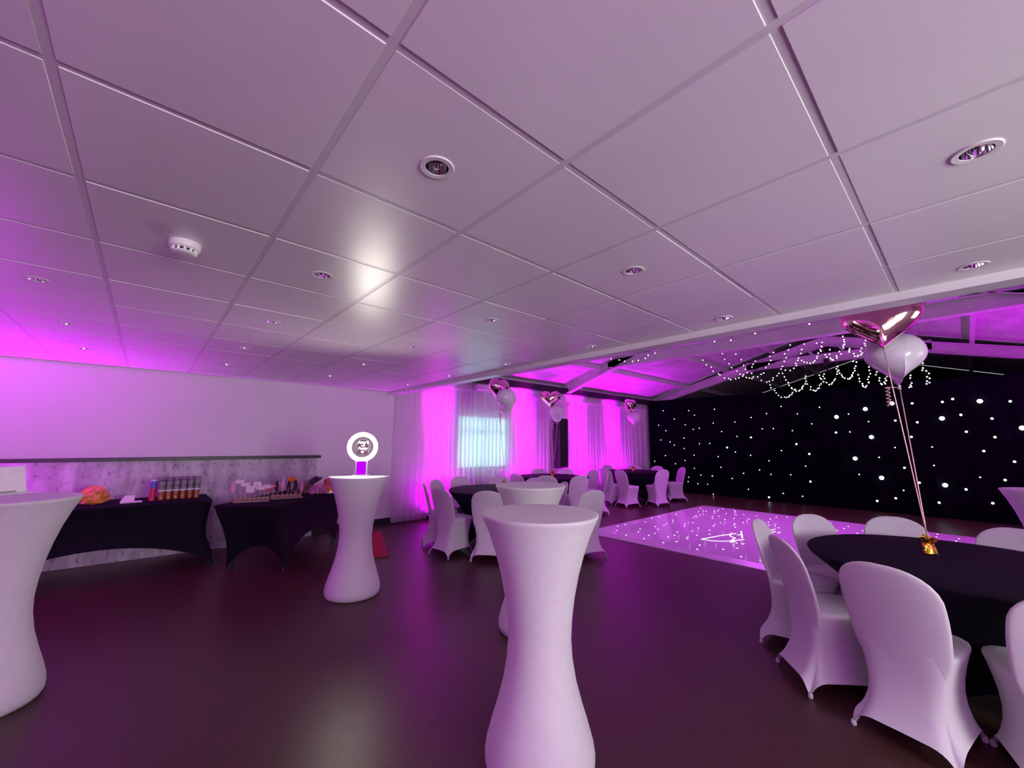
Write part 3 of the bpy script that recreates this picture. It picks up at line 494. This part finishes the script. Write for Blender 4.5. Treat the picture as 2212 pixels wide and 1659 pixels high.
tb = link('tablet', boxmesh('tablet', -.056, .056, -.006, .006, -.082, .078, m_plastic, .004), pod, (0, 0, RZ))
link('screen', boxmesh('screen', -.051, .051, .005, .0075, -.076, .073, m_screen), tb)
def textmesh(body, size, m):
    c = bpy.data.curves.new('txt', 'FONT'); c.body = body; c.size = size; c.align_x = 'CENTER'; c.shear = .25; c.extrude = .0005; c.offset = size * .035
    o = bpy.data.objects.new('txt', c); COL.objects.link(o); bpy.context.view_layer.update()
    me = bpy.data.meshes.new_from_object(o.evaluated_get(bpy.context.evaluated_depsgraph_get())); bpy.data.objects.remove(o); me.materials.clear(); me.materials.append(m); return me
for body, sz, zz in (("Amy's", .044, .034), ('and', .024, .008), ('Bobby', .036, -.026)):
    link('screen_text', textmesh(body, sz, m_scrtext), tb, (0, .0085, zz), (PI / 2, 0, PI))
hv = [(.016 * math.sin(t) ** 3, 0, .001 * (13 * math.cos(t) - 5 * math.cos(2 * t) - 2 * math.cos(3 * t) - math.cos(4 * t))) for t in [2 * PI * k / 24 for k in range(24)]]
hv2 = [(a, .001, c) for a, b, c in hv]
link('screen_heart', mesh('screen_heart', hv + hv2, [tuple(range(24)), tuple(range(47, 23, -1))] + [(k, (k + 1) % 24, 24 + (k + 1) % 24, 24 + k) for k in range(24)], mat=m_scrtext), tb, (0, .008, -.050))
link('stem', boxmesh('stem', -.058, .058, -.035, .035, 0, .150, m_plastic, .012), pod)
link('stem_glow', boxmesh('stem_glow', -.046, .046, .034, .037, .006, .142, m_podlight, .001), pod)
link('foot', boxmesh('foot', -.085, .085, -.085, .085, 0, .008, m_plastic, .003), pod)

# table sign on the leftmost poseur table
sg = thing('table_sign', 'white leaning table sign with a small dusky pink square print', 'sign', (-.645, 3.97, 1.108)); sg.scale = (.88, .88, .88)
sg.rotation_euler = (0, 0, math.radians(180 + 42))
v = [(-.16, 0, 0), (.11, 0, 0), (.13, -.05, .185), (-.16, -.05, .185)]; v2 = [(a, b - .006, c) for a, b, c in v]
link('panel', mesh('panel', v + v2, [(0, 1, 2, 3), (7, 6, 5, 4), (0, 4, 5, 1), (1, 5, 6, 2), (2, 6, 7, 3), (3, 7, 4, 0)], mat=m_card), sg)
link('lip', boxmesh('lip', -.16, .11, 0, .06, 0, .006, m_card, .002), sg)
pr = [(.0, -.0150, .072), (.065, -.0150, .072), (.065, -.0320, .135), (.0, -.0320, .135)]
link('print', mesh('print', pr + [(a, b - .006, c) for a, b, c in pr], [(0, 1, 2, 3), (7, 6, 5, 4), (0, 4, 5, 1), (1, 5, 6, 2), (2, 6, 7, 3), (3, 7, 4, 0)], mat=m_print), sg, (0, .004, 0))
link('slot', boxmesh('slot', -.10, .06, .001, .004, .012, .017, m_blackcard), sg)

# ---------------------------------------------------------------- round tables
def sup(a, b, th, p): c, s = math.cos(th), math.sin(th); return a * math.copysign(abs(c) ** (2 / p), c), b * math.copysign(abs(s) ** (2 / p), s)
def round_cover():
    n = 80; rings = []
    for s in [0, .12, .3, .5, .68, .82, .92, .97, 1.0]:
        ring = []
        for k in range(n):
            th = 2 * PI * k / n; c4 = abs(math.cos(2 * th)); hem = .20 * c4 ** 1.1
            leg = .50 - .07 * c4
            r = leg * (1 - s) ** 1.0 + .755 * s - .13 * math.sin(PI * s ** .8) * (1 - .2 * s)
            r = max(r, .40); r = r if s < .9 else r * (1 - (s - .9) / .1) + (.745 + .012 * (s - .9) / .1) * ((s - .9) / .1)
            ring.append((r * math.cos(th), r * math.sin(th), hem + (0.738 - hem) * s))
        rings.append(ring)
    return loft(rings, False, False)
me_rc = mesh('skirt_cover', *round_cover(), True, m_cloth)
me_rt = mesh('top_cover', *lathev([(.757, .738), (.760, .745), (.757, .750), (.745, .753), (.5, .753), (1e-5, .753)], 80), True, m_cloth)
me_ft = mesh('foot_pocket', *lathev([(.03, 0), (.035, .005), (.033, .05), (.02, .07)], 12), True, m_cloth)
TAB = dict(R=(3.80, .11, 0.3), L=(4.05, 4.80, .5), M=(6.50, 5.95, .2), F=(9.50, 5.90, .6))
TLAB = dict(R='round table in black stretch cloth nearest the camera at right', L='round table in black stretch cloth beside the left voile curtain', M='round table in black stretch cloth in front of the column speaker', F='round table in black stretch cloth nearest the starlit curtain')
for k, (x, y, rz) in TAB.items():
    t = thing('round_table', TLAB[k], 'table', (x, y, 0), rz, 'round banquet tables'); link('skirt_cover', me_rc, t); link('top_cover', me_rt, t)
    for q in range(4): a = PI / 4 + q * PI / 2; link('foot_pocket', me_ft, t, (.495 * math.cos(a), .495 * math.sin(a), 0))

# ---------------------------------------------------------------- covered chairs (front = +y)
def chair_parts():
    n = 64; rings = []
    HT = .44
    for s in [0, .06, .15, .3, .45, .6, .75, .88, .96, 1.0]:
        ring = []
        for k in range(n):
            th = 2 * PI * k / n + PI / 4; c2 = abs(math.cos(2 * th))
            a = .222 - .050 * math.sin(PI * s ** .8) - .012 * s; b = .245 - .045 * math.sin(PI * s ** .8) - .040 * s
            p = 7 - 2.6 * s; x, y = sup(a, b, th, p)
            pin = 1 - .05 * c2 * (1 - s) ** 2; x *= pin; y *= pin
            hem = .085 * c2 ** .8; x *= .89 - .11 * y / .24; y += -.025 + .045 * s
            ring.append((x, y, hem + (HT - hem) * s))
        rings.append(ring)
    skirt = loft(rings, False, False)
    top = []
    for q, (sc_, z) in enumerate(((1.0, HT - .004), (1.006, HT + .006), (.99, HT + .016), (.94, HT + .024), (.75, HT + .03), (.4, HT + .033), (.02, HT + .034))):
        top.append([(x * sc_, (y - .02) * sc_ + .02, z) for x, y, _ in rings[-1]])
    seat = loft(top, False, True)
    br = []; zt = .855
    YT = [(.30, -.150), (.36, -.159), (.42, -.167), (.50, -.180), (.60, -.205), (.70, -.232), (.86, -.277)]
    zs = [.30, .34, .38, .42, .46, .52, .58, .64, .69, .73, .765, .795, .82, .838, .849, .855]
    for z in zs:
        t = max(0, (z - .36) / (zt - .36)); j_ = max(i for i in range(6) if YT[i][0] <= z + 1e-6); q_ = (z - YT[j_][0]) / (YT[j_ + 1][0] - YT[j_][0])
        wd = (.186 + .026 * min(1, t / .5)) * (1 if z > .44 else .78 + .22 * (z - .30) / .14)
        if z > .70: q = (z - .70) / (zt - .70 + .0015); wd *= max(.02, (1 - q ** 2.3)) ** (1 / 2.3)
        th_ = (.020 - .006 * t) * (1 if z < .83 else max(.15, 1 - ((z - .83) / .027) ** 2)); yc = YT[j_][1] * (1 - q_) + YT[j_ + 1][1] * q_
        ring = []
        for k in range(28):
            a = 2 * PI * k / 28; x, y = sup(wd, th_, a, 3.2); ring.append((x, yc + y + .022 * (x / .21) ** 2, z))
        br.append(ring)
    back = loft(br, True, True)
    return skirt, seat, back
sk, se, bk = chair_parts()
me_sk = mesh('cover_skirt', *sk, True, m_chair); me_se = mesh('seat', *se, True, m_chair); me_bk = mesh('backrest', *bk, True, m_chair)
me_fp = mesh('foot_pocket', *lathev([(.010, 0), (.012, .003), (.013, .015), (.008, .03)], 10), True, m_foot)
ch0 = thing('banquet_chair', 'x', 'chair', (0, 0, 0), 0, 'x')
link('cover_skirt', me_sk, ch0); link('seat', me_se, ch0); link('backrest', me_bk, ch0)
for sx in (-1, 1):
    for y in (-.243, .197): link('foot_pocket', me_fp, ch0, (sx * (.197 if y < 0 else .158), y, 0))
used = [False]
def chair(x, y, rz, label, group):
    t = copy_tree(ch0) if used[0] else ch0
    used[0] = True
    t.location = (x, y, 0); t.rotation_euler = (0, 0, rz); t['label'] = label; t['group'] = group
CH = {
 'R': [(165, .99, 0, 'white covered chair at bottom right, biggest in view, its back to the camera'), (129, 1.02, 0, 'white covered chair just left of the biggest one at the right-hand table'), (93, 1.10, 0, 'white covered chair at the left end of the right-hand table, rear leg showing'),
       (57, 1.06, 0, 'white covered chair with purple-lit front of its back, beside the dance floor edge'), (21, 1.08, 0, 'white covered chair whose back top shows behind the right-hand table, left one'), (-15, 1.10, 0, 'white covered chair whose back top shows behind the right-hand table, right one'),
       (201, 1.0, 0, 'white covered chair cut by the bottom right corner'), ],
 'L': [(186, 1.14, 0, 'white covered chair at lower left of the left round table, seat side showing'), (222, 1.10, 0, 'white covered chair with its back to the camera, left of the nearest poseur table'), (152, 1.12, 0, 'white covered chair seen edge-on at the far left of the left round table'),
       (118, 1.12, 0, 'white covered chair with its front lit, left of the left round table'), (84, 1.25, 0, 'white covered chair nearest the left voile curtain'), (50, 1.08, 0, 'white covered chair top behind the left round table, below the window'),
       (14, 1.08, 0, 'white covered chair behind the left round table, just left of the middle poseur table'), (330, 1.05, 0, 'white covered chair seen edge-on right of the middle poseur table'), (288, 1.58, -33, 'white covered chair pulled out beside the near corner of the dance floor')],
 'M': [(252, 1.06, 0, 'white covered chair with its back to the camera at the middle round table'), (216, 1.10, 0, 'white covered chair rising just over the middle poseur table at right'), (180, 1.08, 0, 'white covered chair rising just over the middle poseur table at left'),
       (346, 1.12, 0, 'white covered chair with a ribbon loop at the right of the middle round table'), (318, 1.15, 0, 'white covered chair facing left between the middle and far round tables'), (62, .98, 0, 'white covered chair top behind the middle round table, left one'), (26, 1.06, 0, 'white covered chair top behind the middle table, right of its gold weight'), (132, 1.10, 0, 'white covered chair at the left of the middle round table under the window corner')],
 'F': [(174, 1.10, 0, 'white covered chair at the left end of the far round table'), (206, 1.30, -42, 'white covered chair with a turned seat in front of the far round table'), (252, 1.10, 0, 'white covered chair with its back to the camera at the right of the far table'), (322, 1.36, 0, 'white covered chair glowing magenta at the right end of the far round table'),
       (76, .99, 0, 'white covered chair top behind the far table, leftmost'), (28, 1.06, 0, 'white covered chair top behind the far table, middle one'), (-8, 1.06, 0, 'white covered chair top behind the far table, nearest the starlit curtain')]}
GR = dict(R='chairs around the right-hand round table', L='chairs around the left round table', M='chairs around the middle round table', F='chairs around the far round table')
for k, lst in CH.items():
    cx, cy, _ = TAB[k]
    for a, d, tw, lab in lst:
        a_ = math.radians(a); dd = d - .27
        chair(cx + dd * math.cos(a_), cy + dd * math.sin(a_), a_ + PI / 2 + math.radians(tw), lab, GR[k])
rb = thing('chair_ribbon', 'small pale ribbon loop tied on a chair top at the middle table', 'ribbon', (7.60, 5.66, .845))
link('loop', mesh('loop', *tubev([(0, 0, .0), (-.03, .01, .05), (-.01, .01, .11), (.03, 0, .09), (.02, 0, .03), (.0, 0, 0)], .010, 6), True, m_chair), rb)

# ---------------------------------------------------------------- balloons and weights
def heart_mesh(name, w, thick, pw, m, soft):
    n = 64; R = 12; V = []; F = []
    def hp(t): return 16 * math.sin(t) ** 3 / 32, (13 * math.cos(t) - 5 * math.cos(2 * t) - 2 * math.cos(3 * t) - math.cos(4 * t)) / 32
    c0 = .03
    for side in (1, -1):
        for i in range(R + 1):
            rho = i / R; rho = math.sin(rho * PI / 2)
            for k in range(n):
                t = 2 * PI * k / n; hx, hz = hp(t)
                if soft:
                    ang_ = math.atan2(hx, hz); tx, tz = .44 * math.sin(ang_), .06 + .40 * math.cos(ang_); bl = .82 * max(0, min(1, (hz + .30) / .35)); hx, hz = hx * (1 - bl) + tx * bl, hz * (1 - bl) + tz * bl
                d = thick * max(0, 1 - rho ** 2.2) ** pw
                V.append((hx * rho * w, side * d * w, (c0 + (hz - c0) * rho) * w))
        b = 0 if side == 1 else n * (R + 1)
        for i in range(R):
            for k in range(n):
                if i == 0: F.append((b + n + k, b + n + (k + 1) % n, b + 0))
                else: F.append((b + i * n + k, b + i * n + (k + 1) % n, b + (i + 1) * n + (k + 1) % n, b + (i + 1) * n + k))
    me = mesh(name, V, F, False, m); bm = bmesh.new(); bm.from_mesh(me); bmesh.ops.remove_doubles(bm, verts=bm.verts, dist=.0008 * 1)
    loose = [q for q in bm.verts if not q.link_faces]; bmesh.ops.delete(bm, geom=loose, context='VERTS'); bmesh.ops.recalc_face_normals(bm, faces=bm.faces)
    bm.to_mesh(me); bm.free(); me.polygons.foreach_set('use_smooth', [True] * len(me.polygons)); return me
me_hf = heart_mesh('foil_body', .46, .30, .55, m_foil, False); me_hc = heart_mesh('foil_body', .44, .30, .55, m_foilc, False)
me_hp = heart_mesh('latex_body', .40, .38, .5, m_pearl, True)
me_kn = mesh('knot', *lathev([(.004, 0), (.012, -.012), (.006, -.022), (.013, -.034)], 10), True, m_pearl)
def balloon(name, kind, c, rz, tilt, wt, label, group, curl=False):
    t = thing(name, label, 'balloon', c, 0, group)
    b = link('body', {'foil': me_hf, 'champ': me_hc, 'pearl': me_hp}[kind], t, (0, 0, 0), (tilt, 0, rz))
    tip = Vector((0, 0, -.245 if kind != 'pearl' else -.212)); tip.rotate(b.rotation_euler)
    if kind == 'pearl': link('knot', me_kn, t, tip)
    pts = []; e = Vector(wt) - Vector(c)
    for k in range(9): s = k / 8; p = tip.lerp(e, s); p.x += .012 * math.sin(PI * s); pts.append(p)
    link('string', mesh('string', *tubev(pts, .0035, 5), True, m_ribbon), t)
    if curl:
        pts = [tip + Vector((-.07 * min(1, k / 8) + .012 * math.cos(k * .9), .06 * min(1, k / 8) + .012 * math.sin(k * .9), -.02 - .15 * max(0, k - 8) / 40)) for k in range(46)]
        link('ribbon_curl', mesh('ribbon_curl', *tubev(pts, .004, 5), True, m_ribbon), t)
    return t
def weight(x, y, lab):
    t = thing('balloon_weight', lab, 'balloon weight', (x, y, .753), 0, 'gold balloon weights on the tables'); rnd = random.Random(int(x * 100))
    V, F = lathev([(.034, 0), (.036, .01), (.031, .045), (.026, .065), (.012, .07)], 14); V = [(a + rnd.uniform(-.006, .006), b + rnd.uniform(-.006, .006), max(0, c + (rnd.uniform(-.004, .004) if c > .005 else 0))) for a, b, c in V]
    link('wrapped_base', mesh('wrapped_base', V, F, False, m_gold), t); P = []
    for k in range(16):
        a = 2 * PI * k / 16 + rnd.uniform(-.2, .2); L = rnd.uniform(.03, .055); z1 = .062 + rnd.uniform(.01, .05); c, s = math.cos(a), math.sin(a)
        P.append(([(.008 * c - .009 * s, .008 * s + .009 * c, .062), (.008 * c + .009 * s, .008 * s - .009 * c, .062), (L * c + .014 * s, L * s - .014 * c, z1), (L * c - .014 * s, L * s + .014 * c, z1 + .006), (.008 * c, .008 * s, .058)], [(0, 1, 2, 3), (4, 1, 2), (4, 3, 0), (4, 2, 3)]))
    link('foil_frill', mesh('foil_frill', *multi(P), False, m_gold), t)
    return t
BG = 'heart balloons floating over the tables'
weight(3.89, .24, 'crumpled gold foil balloon weight on the right-hand round table'); weight(4.20, 4.86, 'gold foil balloon weight on the left round table'); weight(6.52, 5.98, 'gold foil balloon weight on the middle round table'); weight(9.48, 5.86, 'gold foil balloon weight on the far round table')
balloon('foil_balloon', 'foil', (3.88, .335, 2.35), math.radians(-85), -.22, (3.89, .24, .83), 'large rose gold foil heart balloon above the right-hand table', BG)
balloon('pearl_balloon', 'pearl', (4.10, .30, 2.11), math.radians(-66), -.05, (3.89, .24, .83), 'large pearl white heart balloon above the right-hand table', BG, True)
balloon('foil_balloon', 'champ', (4.50, 5.38, 2.39), math.radians(5), 0, (4.2, 4.86, .83), 'champagne foil heart balloon turned sideways at the ceiling edge', BG)
balloon('pearl_balloon', 'pearl', (4.22, 4.86, 2.135), math.radians(22), 0, (4.2, 4.86, .83), 'pearl white balloon above the left round table', BG, True)
balloon('foil_balloon', 'champ', (6.47, 5.98, 2.41), math.radians(-48), 0, (6.52, 5.98, .83), 'champagne foil heart balloon above the middle round table', BG)
balloon('pearl_balloon', 'pearl', (6.57, 5.88, 2.11), math.radians(10), 0, (6.52, 5.98, .83), 'pearl white balloon in front of the column speaker', BG, True)
balloon('foil_balloon', 'champ', (9.49, 5.90, 2.46), math.radians(2), 0, (9.48, 5.86, .83), 'champagne foil heart balloon above the far round table', BG)
balloon('pearl_balloon', 'pearl', (9.53, 5.82, 2.12), math.radians(-58), 0, (9.48, 5.86, .83), 'pearl white heart balloon above the far round table', BG, True)

# ---------------------------------------------------------------- buffet tables
def trestle(L, D, ins, Hm=.31):
    n = 96; rings = []; H = .735
    for s in [0, .08, .2, .35, .5, .65, .8, .9, .97, 1.0]:
        ring = []
        for k in range(n):
            th = 2 * PI * k / n + PI / 4
            # perimeter parameter on a rectangle
            q = ((k / n) * 4); side = int(q); f = q - side
            cor = [(1, 1), (-1, 1), (-1, -1), (1, -1)]
            a, b = cor[side], cor[(side + 1) % 4]; ux = a[0] * (1 - f) + b[0] * f; uy = a[1] * (1 - f) + b[1] * f
            arch = math.sin(PI * f); hem = Hm * arch ** .6 * (1.0 if side % 2 == 0 else .85)
            inw = math.sin(PI * min(1, s)) * .05 + (1 - s) * .03
            pin = .05 * arch * (1 - s)
            x = ux * (L / 2 - inw - ins * (1 - s) ** 1.4); y = uy * (D / 2 - inw)
            if side % 2 == 0: y -= math.copysign(pin, uy)
            else: x -= math.copysign(pin, ux)
            if s > .95: x *= 1 - .004; y *= 1 - .006
            ring.append((x, y, hem + (H - hem) * s))
        rings.append(ring)
    v, f = loft(rings, False, False); return v, f
def top_slab(L, D):
    me = boxmesh('top_cover', -L / 2, L / 2, -D / 2, D / 2, .725, .752, m_cloth, .012, 3); me.polygons.foreach_set('use_smooth', [True] * len(me.polygons)); return me
def buffet(x, y, L, D, rz, lab, ins):
    t = thing('buffet_table', lab, 'table', (x, y, 0), rz, 'buffet trestle tables')
    link('skirt_cover', mesh('skirt_cover', *trestle(L, D, ins), True, m_cloth), t); link('top_cover', top_slab(L, D), t)
    for sx in (-1, 1):
        for sy in (-1, 1): link('leg', mesh('leg', *tubev([(sx * (L / 2 - .07 - ins), sy * (D / 2 - .07), 0), (sx * (L / 2 - .10 - max(ins, 0)), sy * (D / 2 - .10), .73)], .016, 8), mat=m_black), t)
    return t
buffet(-.26, 6.38, 1.83, .72, 0, 'long black-clothed trestle table against the concrete-look wall panel', -.10)
ux, uy = .667, .745
bx, by = 1.15 + ux * .915 - uy * .36, 5.02 + uy * .915 + ux * .36
buffet(bx, by, 1.83, .72, math.atan2(uy, ux), 'black-clothed trestle table with photo props, set at an angle', .22)

# things on the long buffet table
def crumple(name, c, rx_, ry_, rz_, m, seed, lab, cat):
    rnd = random.Random(seed); V, F = spherev(1, nu=14, nv=9)
    V = [(a * rx_ * rnd.uniform(.8, 1.15), b * ry_ * rnd.uniform(.8, 1.15), max(0, (z * rnd.uniform(.85, 1.12) + .62)) * rz_) for a, b, z in V]
    return tag(link(name, mesh(name, V, F, False, m), None, c), lab, cat)
crumple('sweet_bag', (-.37, 6.40, .752), .125, .09, .115, m_orange, 4, 'crumpled orange cellophane bag on the long buffet table', 'bag')
cd = thing('folded_card', 'small white folded card lying between the orange bag and the jars', 'card', (-.06, 6.30, .752), .1)
link('leaf', boxmesh('leaf', -.09, .09, -.05, .05, 0, .012, m_card, .002), cd); v = [(-.09, .03, .012), (.03, .03, .012), (.03, .05, .07), (-.05, .05, .075)]
link('flap', mesh('flap', v + [(a, b + .004, c) for a, b, c in v], [(0, 1, 2, 3), (7, 6, 5, 4), (0, 4, 5, 1), (1, 5, 6, 2), (2, 6, 7, 3), (3, 7, 4, 0)], mat=m_card), cd)
def jar(x, y, lab, kind):
    t = thing('sweet_jar', lab, 'jar', (x, y, .752), random.uniform(-.3, .3), 'jars on the long buffet table'); r = .031; h = .245
    if kind == 'can':
        link('red_wrap', mesh('red_wrap', *lathev([(r, 0), (r, .14)], 20), True, m_redlabel), t); link('blue_wrap', mesh('blue_wrap', *lathev([(r, .14), (r, .22)], 20), True, m_bluelabel), t)
        link('lid', mesh('lid', *lathev([(r + .002, .22), (r + .002, .235), (r - .003, .237)], 20), True, m_plastic), t); return
    link('sweets', mesh('sweets', *lathev([(r - .003, .003), (r - .002, .085), (r - .01, .095), (1e-5, .098)], 18), True, m_amber), t)
    link('band', mesh('band', *lathev([(r + .0008, .098), (r + .0008, .118)], 20), True, m_jarwhite), t)
    link('label', mesh('label', *lathev([(r + .0006, .122), (r + .0006, .215)], 20), True, m_jarlabel), t)
    link('jar_wall', mesh('jar_wall', *lathev([(r - .002, 0), (r, .004), (r, .232), (r - .004, .238)], 20), True, m_jar), t)
    link('lid', mesh('lid', *lathev([(r - .002, .234), (r + .001, .236), (r + .001, .250), (r - .003, .253)], 20), True, m_jarlabel), t)
jar(.115, 6.36, 'red and blue canister at the left end of the jar row', 'can')
for k in range(6): jar(.19 + .066 * k, 6.33 + .006 * k, 'amber-filled clear jar in the front row, %s from the red canister' % ORD[k], 'jar')
for k in range(5): jar(.22 + .066 * k, 6.43, 'amber-filled clear jar in the back row, %s from the red canister' % ORD[k], 'jar')

# photo props on the angled table (local frame: along the table)
def loc2(a, b): return bx + a * ux - b * uy, by + a * uy + b * ux
ang = math.atan2(uy, ux)
def rack(px0, px1, lab, seed, props):
    (x0, y0), (x1, y1) = px0, px1; dx, dy = x1 - x0, y1 - y0; L = math.hypot(dx, dy); a = math.atan2(dy, dx)
    t = thing('prop_rack', lab, 'rack', ((x0 + x1) / 2, (y0 + y1) / 2, .752), a, 'wooden prop racks')
    link('base', boxmesh('base', -L / 2, L / 2, -.05, .05, 0, .018, m_wood, .002), t); link('back_rail', boxmesh('back_rail', -L / 2, L / 2, .035, .05, .018, .045, m_wood, .002), t)
    for k, (kind, hgt, lean, m, lb) in enumerate(props):
        s = (k + .5) / len(props); row = -.02 if k % 2 else .02
        px, py = x0 + dx * s - math.sin(a) * row, y0 + dy * s + math.cos(a) * row
        q = thing('photo_prop', lb, 'photo prop', (px, py, .770), a, 'photo booth props on sticks')
        link('stick', mesh('stick', *tubev([(0, 0, 0), (lean * hgt, 0, hgt)], .003, 6), mat=m_stick), q)
        cx, cz = lean * hgt, hgt
        if kind == 'sign': me = boxmesh('card', -.05, .05, -.002, .002, -.022, .022, m, .0015)
        elif kind == 'bubble': me = mesh('card', *[(lambda vf: ([(x_, z_ - .002, y_) for x_, y_, z_ in vf[0]], vf[1]))(loft([[(sup(.05, .038, 2 * PI * j / 24, 4)[0], sup(.05, .038, 2 * PI * j / 24, 4)[1], zz) for j in range(24)] for zz in (0, .004)]))][0], False, m)
        elif kind == 'oval': me = mesh('card', *[(lambda vf: ([(x_ * .42, z_ - .002, y_ * 1.25) for x_, y_, z_ in vf[0]], vf[1]))(lathev([(.055, 0), (.055, .004)], 24, caps=True))][0], False, m)
        elif kind == 'wave': me = mesh('card', *tubev([(-.09, 0, -.02), (-.04, 0, -.035), (.02, 0, -.02), (.08, 0, .02)], [.008, .013, .012, .006], 8), True, m)
        else: me = mesh('card', *multi([boxv(-.05, .05, -.002, .002, -.012, .012)] + [(lambda o_: ([(-.02 + o_, -.002, .012), (.02 + o_, -.002, .012), (o_, -.002, .05), (-.02 + o_, .002, .012), (.02 + o_, .002, .012), (o_, .002, .05)], [(0, 1, 2), (5, 4, 3), (0, 3, 4, 1), (1, 4, 5, 2), (2, 5, 3, 0)]))(o_) for o_ in (-.032, 0, .032)]), False, m)
        link('card', me, q, (cx, 0, cz), (0, 0, -a - .75))
rack((.80, 5.60), (1.14, 5.52), 'wooden rack of white photo props at the near end of the angled table', 5, [
    ('oval', .15, -.25, m_pinkcard, 'slim pale photo prop leaning at the left end of the rack'), ('sign', .215, -.10, m_card, 'tall white oblong sign prop standing highest'), ('sign', .175, -.05, m_card, 'white oblong sign prop just below the highest one'),
    ('bubble', .125, .0, m_card, 'white rounded bubble prop, left of two'), ('bubble', .165, .12, m_card, 'white rounded bubble prop, right of two'), ('crown', .125, .1, m_card, 'white spiky crown prop, left of two'), ('crown', .13, .22, m_card, 'white spiky crown prop, right of two'), ('wave', .14, .1, m_redcard, 'small red lips prop low in the first rack')])
rack((1.18, 5.66), (1.52, 5.62), 'wooden rack of slender photo props in the middle of the angled table', 9, [
    ('wave', .155, 0, m_card, 'white curved moustache prop between the racks'), ('oval', .13, -.15, m_blackcard, 'dark leaf-shaped prop at the left of the second rack'), ('oval', .15, 0, m_pinkcard, 'mauve oval prop in the second rack'), ('oval', .12, .1, m_blackcard, 'short dark prop beside the mauve oval'),
    ('bubble', .20, .0, m_gold, 'round gold prop standing high in the second rack'), ('oval', .13, -.1, m_blackcard, 'dark slim prop right of the round gold one'), ('oval', .115, .12, m_pinkcard, 'large pale pink oval prop leaning at the right end')])
def boa(c, lx, ly, lz, rz, m, seed, lab, n):
    rnd = random.Random(seed); t = thing('feather_boa', lab, 'feather boa', c, rz, 'feather boas heaped on the prop table'); P = []
    for k in range(n):
        a = rnd.uniform(0, 2 * PI); b = rnd.uniform(0.03, 1); rr_ = math.sqrt(rnd.uniform(0, 1)); x, y = lx * rr_ * math.cos(a), ly * rr_ * math.sin(a); z = lz * b * (1 - rr_ ** 2 * .7)
        d = Vector((rnd.uniform(-1, 1), rnd.uniform(-1, 1), rnd.uniform(-.2, 1))).normalized() * rnd.uniform(.02, .045); s = d.cross(Vector((0, 0, 1))).normalized() * .007
        p = Vector((x, y, z)); e = p + d
        if e.z < .002: e.z = .002
        P.append(([p - s, p + s, e + s * .6, e - s * .6, (p + e) / 2 + Vector((0, 0, .006))], [(0, 1, 4), (1, 2, 4), (2, 3, 4), (3, 0, 4), (0, 3, 2, 1)]))
    o = link('feathers', mesh('feathers', *multi(P), False, m), t); o['kind'] = 'stuff'
    link('core', mesh('core', *tubev([(-lx * .8, -ly * .3, lz * .2), (-lx * .2, ly * .4, lz * .45), (lx * .3, -ly * .3, lz * .4), (lx * .8, ly * .2, lz * .2)], .022, 7), True, m), t)
boa((1.80, 5.88, .752), .15, .11, .13, ang, m_pinkb, 2, 'fluffy pink feather boa heaped near the table corner', 520)
boa((1.66, 6.05, .752), .16, .12, .16, ang, m_brownb, 3, 'brown and tan feather boa behind the pink one', 520)
hat = thing('party_hat', 'shiny black hat lying on top of the feather boas', 'hat', (1.79, 6.07, .895), ang); hat.rotation_euler = (-.35, -.3, ang)
link('brim', mesh('brim', *[(lambda vf: ([(a * 1.0, b * .7, c) for a, b, c in vf[0]], vf[1]))(lathev([(.13, 0), (.135, .006), (.12, .012), (.06, .014)], 28))][0], True, m_blackcard), hat)
link('crown', mesh('crown', *[(lambda vf: ([(a * 1.0, b * .7, c) for a, b, c in vf[0]], vf[1]))(lathev([(.085, .01), (.082, .04), (.065, .055), (1e-5, .06)], 28))][0], True, m_blackcard), hat)
rh = thing('red_hat', 'small red hat half hidden behind the black hat', 'hat', (1.95, 6.05, .752), 0)
link('cone', mesh('cone', *lathev([(.06, 0), (.055, .06), (.045, .15), (.04, .17), (1e-5, .175)], 20), True, m_redcard), rh); link('band', mesh('band', *lathev([(.062, 0), (.062, .025), (.057, .028)], 20), True, m_card), rh)
gh = thing('gold_hat', 'gold and white sequin hat by the poseur table edge', 'hat', (1.93, 5.86, .752), 0)
link('crown', mesh('crown', *lathev([(.05, 0), (.048, .05), (.03, .07), (1e-5, .075)], 18), True, m_gold), gh); link('band', mesh('band', *lathev([(.055, 0), (.056, .02), (.05, .022)], 18), True, m_card), gh)

# ---------------------------------------------------------------- red mat, floor card
mt = thing('red_mat', 'bright red mat on the floor behind the ring lamp table', 'mat', (2.45, 5.06, 0), math.atan2(.94, .345))
link('pile', boxmesh('pile', 0, 1.50, 0, .50, .006, .018, m_redmat, .003), mt); link('backing', boxmesh('backing', -.02, 1.51, -.01, .51, 0, .007, m_matedge, .001), mt)
fc = thing('floor_card', 'small lavender-lit white card stand on the floor above the red mat', 'card', (2.80, 6.72, 0), -.75)
v = [(-.06, -.03, 0), (.06, -.03, 0), (.03, 0, .11), (-.04, 0, .11)]; link('panel', mesh('panel', v + [(a, b + .05 - c * .45, c) for a, b, c in v], [(0, 1, 2, 3), (7, 6, 5, 4), (0, 4, 5, 1), (1, 5, 6, 2), (2, 6, 7, 3), (3, 7, 4, 0)], mat=m_card), fc)
